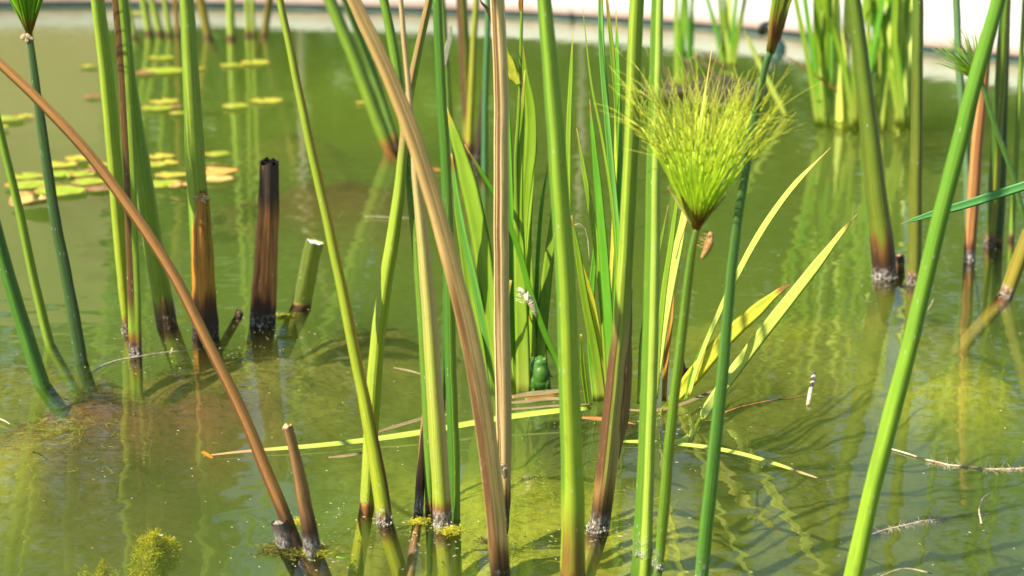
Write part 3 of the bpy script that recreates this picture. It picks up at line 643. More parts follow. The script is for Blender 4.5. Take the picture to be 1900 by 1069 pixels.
# closed umbel on the dark stalk
r, c, ax, L = umbel_stalk('dark bluish green stalk with a closed reddish brown umbel, right of the open umbel', [(1300, 1066, 25), (1312, 950, 25), (1324, 840, 24), (1338, 700, 22), (1350, 580, 20), (1361, 470, 18), (1373, 380, 17), (1388, 280, 16), (1404, 190, 15), (1420, 118, 13), (1430, 96, 11)],
      sm('blue green culm', (.075, .16, .035), (.10, .25, .025), .003, crust=.6, specks=.6, stripe=(.12, .36, (.13, .27, .045), -1, 3)), (1458, -40), tri=.12)
um = obj('umbel', (lambda b: (umbel_rays(b, c, ax, 90, .10, .20, .0008, False, rnd, .1, .03), b)[1])(bmesh.new()), ray_mat('reddish umbel rays', (.3, .1, .03), (.42, .58, .05), (.50, .66, .07), .35), r)
bracts(um, c, ax, 4, .062, .0095, .13, leaf_mat('reddish bract', (.34, .12, .05), (.4, .3, .12), (.20, .06, .025), .2, .8), rnd, 2.0)

# --- right
stalk('thick bright green stalk leaning right across the right side', [(1578, 1092, 34), (1600, 990, 33), (1624, 890, 32), (1655, 770, 32), (1688, 640, 31), (1718, 515, 30), (1748, 390, 30), (1782, 260, 30), (1815, 135, 29), (1853, 0, 27)],
      sm('leaning green culm', (.12, .27, .02), (.30, .46, .03), .0, crust=.0, specks=.6, top_v=.36), dy=-.04, tri=.07)
root = stalk('thick olive stalk with a dark rotten foot at the right, leaning left', [(1642, 517, 44), (1637, 450, 42), (1630, 390, 40), (1620, 300, 36), (1608, 200, 32), (1596, 100, 29), (1584, 0, 26)],
      sm('olive culm rotten foot', (.10, .17, .015), (.15, .19, .015), .062, .35, (.035, .014, .009), (.16, .07, .015), crust=1.4, stripe=(.1, .30, (.36, .34, .02), .03, 3)), tri=.1, crust=1.6, ext=.6)  # yellow stripe paints the bright sunlit rim of the olive culm
cut_stump('tiny dark stub with a pinkish cut top beside the rotten foot', [(1669, 503, 17), (1669, 490, 17), (1669, 474, 16)], sm('dark stub', (.06, .025, .015), (.04, .02, .012), .012, .3), plain_mat('pink cut', (.55, .28, .17), (.4, .18, .1), 400), .0005)
stalk('upright olive green stalk with a brown stained foot, right of the rotten foot', [(1695, 527, 26), (1698, 440, 25), (1700, 340, 24), (1702, 220, 22), (1703, 110, 21), (1704, 0, 20)],
      sm('upright olive culm', (.09, .17, .015), (.16, .17, .018), .018, .25, rim=(.22, .11, .02), crust=1.2, blotch=.45, stripe=(.1, .32, (.36, .34, .02), .0, 3)), crust=1.0, ext=.6)  # sunlit edge painted as a yellow stripe; the stained foot is its own
stalk('thin blue green stalk behind the orange tan stalk at the right', [(1799, 470, 13), (1796, 350, 14), (1788, 240, 13), (1780, 120, 13), (1774, 0, 13)], sm('thin blue culm', (.10, .21, .08), (.14, .24, .10), .02, specks=1.), dy=.02, ext=.6)
stalk('orange tan dried stalk with a dark foot at the right', [(1799, 486, 21), (1803, 420, 22), (1809, 340, 22), (1816, 250, 21), (1824, 170, 19), (1832, 90, 16), (1838, 40, 12)],
      sm('orange tan culm', (.62, .30, .10), (.50, .25, .09), .026, .35, (.04, .015, .012), (.2, .07, .03), crust=1.8, stripe2=(.4, .62, (.30, .12, .035), .0, 3)), ext=0, ridges=.03, crust=1.2)
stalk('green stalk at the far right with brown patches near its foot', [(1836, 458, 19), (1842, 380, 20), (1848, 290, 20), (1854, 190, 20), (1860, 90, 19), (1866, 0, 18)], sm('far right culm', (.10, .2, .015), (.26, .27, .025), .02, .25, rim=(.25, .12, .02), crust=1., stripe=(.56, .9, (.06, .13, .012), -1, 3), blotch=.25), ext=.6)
stalk('dark green stalk close behind the far right stalk with brown patches', [(1853, 455, 17), (1858, 370, 17), (1861, 260, 16), (1864, 150, 15)], sm('dark back culm', (.04, .10, .012), (.05, .10, .012), .01), dy=.03, ext=.9)
stalk('thin pale green stalk at the right edge', [(1877, 445, 10), (1883, 350, 10), (1888, 240, 10), (1895, 110, 9), (1901, 0, 9)], sm('thin edge culm', (.2, .33, .05), (.22, .36, .03), .01), ext=.6)
stalk('short olive brown stalk leaning right out of the picture at the right edge', [(1866, 553, 26), (1880, 515, 27), (1897, 470, 28), (1925, 395, 28), (1960, 300, 28)], sm('olive brown culm', (.20, .19, .02), (.26, .21, .02), .014, .35, rim=(.25, .1, .02), brown=(.12, .045, .015), crust=1.4, blotch=.5, stripe=(.1, .34, (.44, .32, .03), .0, 3), grime=(.12, .06, .015)), crust=.9, ext=.4)
r, c, ax, L = umbel_stalk('thin green stalk with a small spiky umbel at the upper right', [(1985, 640, 12), (1944, 530, 11), (1905, 425, 11), (1880, 330, 10), (1852, 250, 10), (1833, 190, 9), (1820, 148, 8)],
      sm('spiky umbel culm', (.10, .22, .03), (.08, .18, .03), .003, specks=1.), (1790, 95))
um = obj('umbel', (lambda b: (umbel_rays(b, c, ax, 120, .062, .75, .0006, False, rnd, .15, .05), b)[1])(bmesh.new()), ray_mat('spiky rays', (.4, .15, .03), (.36, .60, .04), (.26, .44, .06), .15), r)
bracts(um, c, ax, 5, .03, .004, .75, M['bract'], rnd, 1.)

# --- far left clump (blurred)
for lab, pts, cc in (('thin green stalk at the back of the pond, leftmost of the blurred row', [(250, 70, 9), (243, 40, 9), (236, 0, 9)], MG),
                     ('blurred green stalk at the back of the pond beside the leftmost thin one', [(276, 63, 13), (271, 30, 13), (265, 0, 12)], MG),
                     ('blurred yellow footed stalk at the back of the pond, leaning left', [(297, 64, 12), (290, 32, 12), (281, 0, 11)], LG),
                     ('slim blurred stalk at the back of the pond, beside the yellow footed one', [(314, 66, 10), (310, 33, 10), (305, 0, 9)], LG),
                     ('thin orange brown stalk at the back of the pond, left of the pale thick stalk', [(330, 66, 9), (328, 33, 9), (325, 0, 9)], (.3, .17, .03)),
                     ('thick orange brown stalk at the back of the pond, leaning left', [(386, 70, 15), (379, 35, 15), (371, 0, 16)], (.26, .2, .025)),
                     ('bright upright stalk at the back of the pond, near the orange brown one', [(429, 72, 15), (428, 36, 15), (427, 0, 15)], LG),
                     ('slim upright stalk at the back of the pond, right of the bright upright one', [(460, 66, 9), (459, 33, 8), (458, 0, 8)], LG),
                     ('slim stalk touching the slim upright one at the back of the pond', [(470, 66, 8), (469, 33, 8), (468, 0, 8)], LYG),
                     ('olive brown stalk at the back of the pond, leaning right', [(490, 66, 13), (495, 33, 13), (501, 0, 13)], (.2, .16, .025))):
    stalk(lab, pts, sm('back culm', cc, LYG if cc in (LG, MG, LYG) else cc, .012, rim=(.25, .13, .03), brown=(.12, .06, .02)), ext=.9, group='blurred stalks at the back of the pond')

# ================================================================== LEAVES
M['leaf_lime'] = leaf_mat('lime leaf', (.44, .64, .05), (.7, .6, .1), (.5, .6, .09), .5)
M['leaf_green'] = leaf_mat('green leaf', (.20, .52, .03), (.5, .36, .05), (.4, .58, .06), .45)
M['leaf_teal'] = leaf_mat('blue green leaf', (.24, .56, .09), (.5, .3, .05), (.32, .56, .06), .4)
M['leaf_pale'] = leaf_mat('pale yellow green leaf', (.84, .92, .20), (.8, .6, .18), (.78, .85, .14), .4)
M['leaf_yellow'] = leaf_mat('yellow leaf', (.86, .82, .08), (.40, .18, .06), (.7, .74, .08), .45, .86, brown_bits=.3)
M['leaf_orange'] = leaf_mat('orange leaf', (.62, .30, .02), (.5, .2, .03), (.5, .3, .03), .4)
M['leaf_olive'] = leaf_mat('olive leaf', (.34, .52, .03), (.45, .3, .05), (.45, .5, .06), .45)
M['leaf_dead'] = leaf_mat('dead leaf', (.32, .24, .11), (.18, .12, .06), (.30, .19, .08), .15, brown_bits=.7, rough=.6)
M['leaf_rust'] = leaf_mat('rusty leaf', (.42, .18, .03), (.3, .1, .03), (.4, .2, .05), .2, brown_bits=.4)
def plant(name, label, cat, foot, leaves, group=None, spread=.0, rise=None):
    """leaves: (material, pixels from foot to tip, dy, yaw) all growing from one rootstock"""
    root = thing(name, label, cat, G(*foot), group); y0 = root.location.y
    for i, (m, pts, dy, yaw) in enumerate(leaves):
        wet = isinstance(yaw, tuple); yaw = yaw[0] if wet else yaw - .25
        blade(root, pts, M[m], dy, yaw, Y=y0 + (((i * 37) % 11) / 10 - .5) * spread, fold=.12 if wet else .2 + .14 * ((i * 7) % 3), n=34 if wet else 24, wet=wet)
    return root
pa = plant('reed_plant', 'reed plant with broad lime leaves and a jointed shoot, standing behind the small green frog', 'reed', (985, 706), [
    ('leaf_lime', [(938, 735, 18), (921, 640, 28), (906, 540, 32), (893, 450, 34), (872, 350, 33), (850, 270, 22), (826, 192, 2)], .05, .15),
    ('leaf_lime', [(905, 730, 10), (892, 640, 13), (873, 550, 15), (858, 450, 14), (848, 390, 10), (842, 330, 2)], .03, .3),
    ('leaf_teal', [(918, 735, 12), (908, 650, 15), (893, 580, 15), (876, 500, 14), (860, 430, 13), (846, 350, 10), (838, 285, 3)], -.02, -.2),
    ('leaf_lime', [(972, 735, 28), (970, 650, 27), (967, 560, 25), (964, 470, 22), (962, 380, 18), (966, 250, 12), (974, 130, 2)], .02, .1),
    ('leaf_lime', [(990, 735, 24), (984, 640, 26), (980, 540, 24), (978, 430, 18), (985, 330, 14), (984, 300, 10), (988, 180, 2)], .05, -.3),
    ('leaf_green', [(960, 730, 18), (955, 620, 17), (950, 500, 16), (947, 400, 16), (944, 300, 14), (941, 200, 10), (936, 120, 3)], .06, .3),
    ('leaf_olive', [(1006, 732, 22), (1004, 640, 22), (1010, 560, 21), (1020, 470, 18), (1028, 400, 13), (1034, 330, 3)], .06, .2),
    ('leaf_green', [(1058, 745, 10), (1038, 680, 11), (1012, 620, 12), (985, 545, 12), (965, 470, 11), (935, 390, 11), (900, 330, 9), (862, 268, 2)], -.03, -.3),
    ('leaf_olive', [(985, 730, 12), (976, 600, 12), (972, 480, 11), (975, 400, 12), (980, 330, 20), (986, 270, 24), (985, 200, 20), (974, 130, 10), (967, 60, 2)], .01, -.25),
    ('leaf_lime', [(955, 735, 10), (938, 660, 11), (935, 600, 9), (948, 520, 5)], -.02, .2),
    ('leaf_green', [(1000, 735, 8), (995, 560, 8), (1003, 400, 7), (1018, 300, 2)], .05, .4)], 'reed plants growing in the pond', .03)
# jointed shoot with a sheath
cs = [(P(x, y, pa.location.y), wd * .5 * px2m(pa.location)) for x, y, wd in ((978, 735, 9), (968, 560, 9), (960, 420, 8), (957, 300, 7), (962, 220, 7), (965, 150, 6), (967, 70, 6), (969, -10, 5))]
bm = bmesh.new(); sweep(bm, catmull(cs, 40), 10, 0, 0, 0, 0); obj('shoot', bm, sm('shoot', (.17, .32, .02), (.2, .3, .02), .004, crust=0), pa)
blade(pa, [(963, 158, 10), (954, 140, 22), (945, 118, 22), (937, 95, 14), (930, 60, 2)], M['leaf_yellow'], .0, .2, Y=pa.location.y - .01)
blade(pa, [(967, 20, 8), (966, 5, 9), (968, -20, 3)], M['leaf_rust'], 0, 0, Y=pa.location.y - .01)
blade(pa, [(934, 100, 12), (922, 60, 10), (905, 20, 12), (893, 5, 16), (888, -14, 8)], M['leaf_rust'], 0, .3, Y=pa.location.y - .02, twist=1.6)
plant('reed_plant', 'reed plant with slender upright green leaves, right of the thickest stalk', 'reed', (1115, 748), [
    ('leaf_lime', [(1056, 735, 12), (1054, 560, 12), (1054, 400, 11), (1055, 250, 10), (1059, 150, 8), (1063, 56, 1)], .06, .1),
    ('leaf_lime', [(1150, 740, 7), (1146, 560, 7), (1138, 400, 6), (1118, 260, 5), (1098, 160, 4), (1086, 60, 2), (1081, 10, 1)], .05, .1),
    ('leaf_teal', [(1155, 740, 12), (1150, 500, 13), (1138, 350, 13), (1125, 200, 12), (1116, 80, 11), (1114, -60, 8)], .05, .2),
    ('leaf_green', [(1137, 742, 16), (1131, 620, 19), (1121, 480, 18), (1110, 350, 15), (1101, 260, 9), (1094, 184, 1)], .02, -.2),
    ('leaf_lime', [(1130, 745, 12), (1122, 600, 14), (1106, 450, 12), (1086, 330, 9), (1070, 238, 1)], .04, .2),
    ('leaf_yellow', [(1130, 735, 12), (1113, 640, 13), (1099, 560, 12), (1078, 490, 9), (1062, 440, 3)], -.02, .1),
    ('leaf_olive', [(1118, 745, 16), (1104, 650, 18), (1086, 560, 15), (1072, 470, 12), (1060, 400, 4)], .0, .15),
    ('leaf_green', [(1105, 745, 12), (1096, 640, 13), (1098, 540, 12), (1106, 450, 9), (1110, 390, 2)], .05, .3),
    ('leaf_olive', [(1160, 740, 12), (1156, 600, 13), (1152, 400, 12), (1148, 250, 11), (1138, 120, 9), (1124, -20, 5)], .09, .35),
    ('leaf_green', [(1140, 745, 11), (1143, 600, 12), (1148, 420, 11), (1150, 250, 9), (1146, 110, 7), (1143, 20, 2)], .10, -.2),
    ('leaf_yellow', [(1137, 735, 7), (1130, 600, 7), (1138, 430, 7), (1143, 250, 6), (1141, 90, 3)], .11, .1),
    ('leaf_lime', [(1092, 760, 9), (1083, 690, 10), (1078, 620, 4)], -.03, .1),
    ('leaf_olive', [(1188, 750, 12), (1192, 640, 12), (1203, 560, 9), (1222, 470, 6), (1240, 380, 2)], .05, .2)], 'reed plants growing in the pond', .05)
plant('reed_plant', 'reed plant with pale leaves arching right, one leaf bent at the water', 'reed', (1258, 742), [
    ('leaf_lime', [(1216, 740, 10), (1222, 640, 11), (1232, 540, 11), (1244, 460, 10), (1255, 380, 7), (1268, 300, 2)], .04, .1),
    ('leaf_pale', [(1212, 745, 12), (1226, 640, 17), (1240, 550, 19), (1256, 470, 18), (1270, 400, 14), (1295, 260, 8), (1322, 82, 1)], .07, (-.3,)),
    ('leaf_orange', [(1232, 745, 9), (1236, 670, 10), (1244, 600, 9), (1250, 540, 4)], .05, .1),
    ('leaf_pale', [(1278, 735, 7), (1297, 670, 8), (1330, 590, 9), (1368, 510, 11), (1412, 430, 12), (1470, 348, 10), (1541, 274, 1)], -.02, (-.4,)),
    ('leaf_yellow', [(1222, 772, 12), (1255, 735, 22), (1293, 690, 28), (1345, 630, 28), (1400, 580, 24), (1440, 545, 12), (1467, 527, 3)], -.04, (-.35,)),
    ('leaf_pale', [(1248, 822, 12), (1268, 818, 14), (1283, 806, 15), (1310, 762, 20), (1360, 692, 22), (1430, 600, 22), (1505, 505, 19), (1555, 440, 10), (1590, 397, 1)], -.05, (-.3,)),
    ('leaf_green', [(1272, 745, 6), (1284, 690, 6), (1300, 650, 5), (1325, 600, 2)], 0, .1)], 'reed plants growing in the pond', .04)
q = G(1270, 720)
bm = bmesh.new()
for a, b in (((1268, 715), (1262, 660)), ((1276, 712), (1274, 685)), ((1262, 705), (1255, 690))):
    tube(bm, [P(a[0], a[1], q.y), P((a[0] + b[0]) / 2 + 1, (a[1] + b[1]) / 2, q.y), P(b[0], b[1], q.y)], .0055, .0030, 9)
for v in bm.verts: v.co += Vector(noise.noise_vector(v.co * 160)) * .002
tag(obj('rotten_stub', bm, plain_mat('rotten stubs', (.10, .045, .025), (.03, .015, .01), 160)), 'dark ragged rotten stub among the pale arching leaves', 'stump')
# leaf from outside the picture at the right
b = blade(None, [(2010, 318, 18), (1950, 328, 18), (1900, 345, 17), (1850, 361, 17), (1790, 380, 16), (1740, 394, 13), (1705, 405, 9), (1671, 416, 2)], leaf_mat('long blue green leaf', (.16, .46, .13), (.6, .26, .04), None, .35, .97), .0, .1, Y=1.9, name='reed_leaf')
tag(b, 'long blue green leaf reaching in from the right edge across the leaning green stalk', 'leaf')
# distant clumps
rr = random.Random(4); far = []
for (m, x0, y0, x1, y1, x2, wd) in (('leaf_lime', 1518, 237, 1499, 110, 1477, 9), ('leaf_green', 1526, 236, 1510, 110, 1494, 9), ('leaf_lime', 1527, 238, 1518, 100, 1516, 15), ('leaf_green', 1541, 232, 1541, 100, 1540, 10), ('leaf_pale', 1558, 241, 1553, 110, 1549, 15),
        ('leaf_pale', 1573, 246, 1569, 110, 1574, 15), ('leaf_lime', 1588, 250, 1560, 100, 1524, 10), ('leaf_lime', 1592, 242, 1620, 120, 1655, 11), ('leaf_lime', 1640, 241, 1629, 110, 1622, 15), ('leaf_pale', 1654, 242, 1652, 120, 1650, 17), ('leaf_pale', 1668, 244, 1667, 110, 1671, 16),
        ('leaf_green', 1681, 239, 1666, 110, 1650, 11), ('leaf_lime', 1687, 236, 1689, 90, 1682, 11), ('leaf_lime', 1615, 250, 1645, 110, 1677, 10), ('leaf_green', 1603, 240, 1618, 110, 1638, 10), ('leaf_lime', 1534, 240, 1529, 110, 1532, 10), ('leaf_olive', 1552, 238, 1561, 110, 1588, 9),
        ('leaf_lime', 1634, 246, 1641, 110, 1633, 12), ('leaf_pale', 1662, 247, 1676, 110, 1690, 12), ('leaf_lime', 1690, 243, 1697, 110, 1708, 9), ('leaf_lime', 1580, 240, 1592, 110, 1606, 11), ('leaf_green', 1647, 238, 1635, 90, 1606, 11), ('leaf_lime', 1675, 240, 1660, 80, 1662, 12)):
    far.append((m, [(x0, y0, wd), (x1, y1, wd), (x2, 0, wd * .95), (x2 + (x2 - x1) * 1.6, -190, wd * .6), (x2 + (x2 - x1) * 2.6, -330, 1)], rr.uniform(-.1, .25), rr.uniform(-.4, .4)))
for i in range(14):
    x0 = rr.uniform(1508, 1695); x2 = x0 + rr.gauss(0, 16); wd = rr.uniform(6, 10)
    far.append((rr.choice(('leaf_lime', 'leaf_pale', 'leaf_pale', 'leaf_olive')), [(x0, rr.uniform(234, 247), wd), ((x0 + x2) / 2 + rr.uniform(-3, 3), 110, wd), (x2, 0, wd), (x2 + (x2 - x0) * 1.1, -190, wd * .6), (x2 + (x2 - x0) * 2, -330, 1)], rr.uniform(-.1, .25), rr.uniform(-.4, .4)))
pf = plant('reed_clump', 'dense blurred clump of bright yellow green reed leaves, upper right by the pond edge', 'reed', (1600, 240), far, 'reed clumps far back in the pond', .14)
blade(pf, [(1555, 170, 3), (1520, 145, 4), (1480, 118, 4), (1450, 100, 1)], M['leaf_rust'], 0, 0, Y=pf.location.y - .05)
blade(pf, [(1574, 95, 6), (1568, 70, 8), (1566, 50, 6), (1574, 36, 2)], M['leaf_dead'], 0, 0, Y=pf.location.y - .1, twist=2)
pm = plant('reed_clump', 'blurred clump of slender upright leaves on a brown root mound, upper centre right', 'reed', (1264, 168), [(m, [(x0, y0, wd), (x1, 60, wd), (x2, -60, wd * .8), (x2 + (x2 - x1), -170, 1)], rr.uniform(-.05, .1), rr.uniform(-.4, .4)) for m, x0, y0, x1, x2, wd in
    (('leaf_lime', 1255, 165, 1255, 1256, 8), ('leaf_green', 1260, 166, 1264, 1271, 9), ('leaf_lime', 1266, 168, 1268, 1274, 8), ('leaf_teal', 1280, 160, 1276, 1271, 7), ('leaf_teal', 1284, 160, 1284, 1284, 7), ('leaf_olive', 1272, 166, 1280, 1292, 6))], 'reed clumps far back in the pond', .05)
for pts in ([(1274, 160, 6), (1277, 125, 7), (1290, 108, 7), (1320, 108, 7), (1352, 130, 4)], [(1300, 165, 5), (1284, 130, 6), (1272, 112, 5), (1255, 104, 2)], [(1340, 165, 5), (1320, 130, 6), (1298, 112, 3)], [(1250, 168, 5), (1238, 138, 6), (1222, 112, 3)]): blade(pm, pts, M['leaf_dead'], 0, .2, Y=pm.location.y - .04)
bm = bmesh.new(); blob(bm, G(1312, 168) + Vector((0, 0, -.01)), (.15, .12, .035), sub=4)
for v in bm.verts: v.co += Vector(noise.noise_vector(v.co * 14)) * .025 + Vector(noise.noise_vector(v.co * 50)) * .010
obj('root_mound', bm, plain_mat('root mound', (.06, .06, .015), (.03, .03, .010), 40, .9, .8, .01), pm)
plant('reed_clump', 'small blurred fan of green leaves at the top, left of the black pump hose', 'reed', (1351, 124), [(m, [(x0, 124, wd), (x1, 60, wd), (x2, 0, wd * .9), (x2 + (x2 - x1), -70, wd * .6), (x2 + 1.8 * (x2 - x1), -120, 1)], rr.uniform(-.05, .1), rr.uniform(-.3, .3)) for m, x0, x1, x2, wd in
    (('leaf_green', 1341, 1330, 1313, 8), ('leaf_lime', 1346, 1341, 1335, 8), ('leaf_pale', 1351, 1352, 1353, 10), ('leaf_green', 1355, 1360, 1366, 8), ('leaf_olive', 1360, 1370, 1382, 9), ('leaf_lime', 1349, 1347, 1344, 7))], 'reed clumps far back in the pond', .05)
b = blade(None, [(1458, 216, 8), (1440, 180, 11), (1412, 125, 10), (1395, 88, 8), (1380, 56, 1)], M['leaf_pale'], 0, .1, name='reed_leaf')
tag(b, 'pale yellow green leaf leaning left behind the closed reddish umbel stalk', 'leaf')

# ------------------------------------------------------------------ fallen and floating leaves, twigs
def floating(name, label, cat, pts, mat, group=None, z=.003, tilt=.55, fold=.2, zs=None, parent=None):
    raw = []
    for i, (x, y, wd) in enumerate(pts):
        q = G(x, y, z if zs is None else zs[i]); raw.append((q, wd * .5 * px2m(q) / .62))
    o = ribbon(parent, catmull(raw, 30), mat, 0, fold, name, .06, ups=Vector((0, -tilt, 1)).normalized())
    return tag(o, label, cat, group)
M['fall_leaf'] = leaf_mat('fallen leaf', (.60, .72, .12), (.60, .38, .16), (.52, .68, .08), .3, .78, brown_bits=.15)
floating('fallen_leaf', 'long yellow green fallen leaf with a straw tip, lying across the water at the centre', 'leaf', [(1090, 758, 7), (1042, 762, 9), (960, 772, 10), (880, 785, 10), (780, 803, 10), (680, 817, 9), (590, 827, 8), (500, 834, 6), (440, 839, 4), (378, 846, 2)], M['fall_leaf'], 'fallen leaves on the water', zs=[.012, .012, .01, .008, .006, .004, .004, .003, .003, .002])
floating('fallen_leaf', 'thin yellow green fallen leaf with its dry tip pointing right, at the centre right', 'leaf', [(1150, 819, 4), (1210, 820, 7), (1260, 824, 6), (1320, 831, 7), (1380, 843, 7), (1440, 861, 6), (1490, 878, 4), (1536, 893, 1)], leaf_mat('fallen leaf b', (.62, .72, .12), (.6, .42, .18), (.55, .68, .09), .3, .80), 'fallen leaves on the water')
floating('bark_chip', 'tiny orange chip at the straw tip of the long fallen leaf', 'chip', [(375, 838, 5), (384, 843, 6), (394, 850, 4)], M['leaf_orange'], z=.005)
for lab, pts, m in (('rusty orange dead leaf in the floating litter below the frog', [(975, 741, 5), (1010, 737, 6), (1045, 729, 5), (1085, 726, 2)], 'leaf_rust'), ('greyish lilac dead leaf in the litter below the frog', [(942, 748, 4), (980, 745, 6), (1020, 740, 6), (1070, 741, 3)], 'leaf_dead'),
                    ('pale grey dead leaf lowest in the litter below the frog', [(940, 760, 3), (985, 757, 4), (1030, 753, 4), (1100, 750, 2)], 'leaf_dead'), ('brown dead leaf under the feet of the frog', [(950, 737, 6), (990, 731, 9), (1030, 727, 8), (1062, 722, 3)], 'leaf_dead'),
                    ('rusty dead leaf right of the thickest stalk at the water', [(1080, 775, 4), (1110, 777, 7), (1145, 781, 7), (1180, 787, 2)], 'leaf_rust'), ('grey brown dead leaf lying between the rotten foot and the pale arching leaves', [(1160, 760, 3), (1210, 762, 5), (1260, 752, 6), (1310, 732, 5), (1345, 715, 2)], 'leaf_dead'),
                    ('dark brown dead leaf behind the broad tan stalk', [(700, 802, 3), (740, 790, 6), (790, 776, 6), (850, 766, 3)], 'leaf_dead'), ('thin brown dead leaf near the crossing pair of stalks', [(610, 849, 3), (650, 845, 5), (690, 836, 2)], 'leaf_dead'),
                    ('thin brown dead leaf left of the broad tan stalk at the water', [(730, 682, 2), (760, 688, 4), (790, 697, 2)], 'leaf_dead'), ('small orange brown dead leaf behind the broad tan stalk, far back', [(795, 318, 4), (808, 315, 8), (822, 317, 3)], 'leaf_rust')):
    floating('dead_leaf', lab, 'leaf', pts, M[m], 'dead leaves floating in the pond', z=.004 + .001 * (len(lab) % 4))
M['twig'] = plain_mat('twig bark', (.36, .17, .06), (.18, .08, .03), 120); M['twig_pale'] = plain_mat('pale twig', (.58, .50, .36), (.34, .26, .16), 160)
def twig(name, label, cat, pts, mat, r=(.0012, .0006), z=.003, group=None, hairs=0, zs=None):
    raw = [(G(x, y, z if zs is None else zs[i]), 0) for i, (x, y) in enumerate(pts)]; cs = [p for p, _ in catmull(raw, 24)]
    bm = bmesh.new(); tube(bm, [p + Vector(noise.noise_vector(p * 40)) * min(.0012, (cs[-1] - cs[0]).length * .008) for p in cs], r[0], r[1], 6)
    o = obj(name, bm, mat); tag(o, label, cat, group)
    if hairs:
        bm = bmesh.new(); rq = random.Random(hairs)
        for i in range(hairs):
            k = rq.uniform(.38, 1) * 23; a = cs[int(k)].lerp(cs[int(k) + 1], k % 1); d = Vector((rq.gauss(0, .6), rq.gauss(-.3, 1), rq.gauss(-.3, .5))).normalized() * rq.uniform(.003, .010)
            tube(bm, [a, a + d * .5 + Vector((0, 0, -.0005)), a + d], .00022, .0001, 3)
        obj('root_hairs', bm, mat, o)
    return o
M['root'] = plain_mat('pale root', (.62, .55, .40), (.40, .30, .16), 100)
twig('twig', 'thin orange brown twig lying on the water, right of the dark blue green stalk', 'twig', [(1345, 765), (1390, 752), (1440, 742), (1505, 733)], M['twig'])
twig('twig', 'thin dry straw lying on the water beside the half brown stalk, left', 'twig', [(172, 690), (205, 672), (260, 662), (310, 653), (372, 648)], M['twig_pale'], (.0011, .0005))
twig('root', 'pale floating root with fine hairs, right of the leaning green stalk', 'root', [(1652, 833), (1690, 844), (1735, 857), (1800, 867), (1860, 870), (1930, 866)], M['root'], (.0010, .0010), hairs=420, z=.001)
twig('root', 'sunken hairy root below the pale floating root at the right', 'root', [(1838, 954), (1780, 959), (1720, 966), (1650, 982), (1600, 1000)], M['root'], (.0006, .0010), z=-.004, hairs=300)
twig('root', 'small white curved root tip above the sunken hairy root', 'root', [(1838, 915), (1822, 926), (1817, 950), (1820, 972)], M['root'], (.0005, .0011), zs=[.001, .004, .004, .001])
twig('root', 'short whitish root tip at the left edge of the picture', 'root', [(-6, 776), (8, 781), (18, 787)], M['root'], (.0012, .0007))
twig('root', 'yellowish root curving at the bottom right', 'root', [(1635, 1069), (1665, 1058), (1690, 1056), (1730, 1064)], M['twig_pale'], (.0007, .0006), z=-.002)
twig('straw', 'tiny pale straw floating right of the leaning green stalk', 'straw', [(1722, 574), (1727, 566), (1732, 556)], M['root'], (.0008, .0005))
twig('straw', 'thin green straw floating near the two feet at the bottom left centre', 'straw', [(625, 1034), (638, 1036), (652, 1034)], M['leaf_green'], (.0009, .0004))
twig('straw', 'thin straw lying on the water left of the light green leaning stalk, upper centre', 'straw', [(676, 402), (700, 402), (730, 404), (770, 405)], M['twig_pale'], (.0006, .0004))
o = twig('stick', 'short pale broken stick upright in the water at the right', 'stick', [(1499, 752), (1502, 735), (1507, 712), (1510, 694)], M['root'], (.0024, .0030), zs=[0, .006, .013, .018])
twig('stick', 'small pale bud like chip floating beside the brown foot, upper left', 'chip', [(317, 656), (319, 650), (320, 645)], M['root'], (.0012, .0006), zs=[.001, .003, .005])
b = blade(None, [(835, 345, 5), (838, 372, 5), (837, 395, 3)], M['leaf_dead'], Y=2.1, name='bud_scale'); tag(b, 'small dark brown dry bud scale beside the bright green stalk', 'bud scale')
b = blade(None, [(824, 124, 7), (829, 95, 10), (835, 70, 9), (836, 46, 5)], leaf_mat('white dry leaf', (.72, .66, .52), (.6, .5, .35), None, .3), 0, .2, Y=2.9, name='dry_leaf_scrap'); tag(b, 'curled whitish scrap of dry leaf behind the bright green stalk, upper centre', 'leaf')
tw = bmesh.new(); y_ = 2.15; tube(tw, [P(x, y, y_) for x, y in ((1038, 692), (1028, 668), (1010, 635), (988, 600), (965, 560))], .0011, .0006, 5); tag(obj('dry_shoot', tw, plain_mat('rust shoot', (.42, .15, .03), (.25, .09, .02), 90)), 'thin rusty dry shoot leaning left above the frog', 'shoot')
tw = bmesh.new(); tube(tw, [P(x, y, 2.1) for x, y in ((1064, 418), (1075, 415), (1086, 425), (1091, 445), (1093, 470), (1094, 490))], .0005, .0005, 5); tag(obj('tendril', tw, M['root']), 'thin pale dry tendril curling beside the thickest stalk', 'tendril')
tw = bmesh.new(); tube(tw, [P(x, y, 1.86) for x, y in ((1258, 385), (1268, 392), (1280, 396))], .0004, .0007, 5); tube(tw, [P(x, y, 1.86) for x, y in ((1280, 396), (1272, 420), (1262, 450), (1255, 480))], .0006, .0004, 5); tag(obj('tendril', tw, M['twig']), 'thin reddish dry tendril hanging left of the open umbel foot', 'tendril')

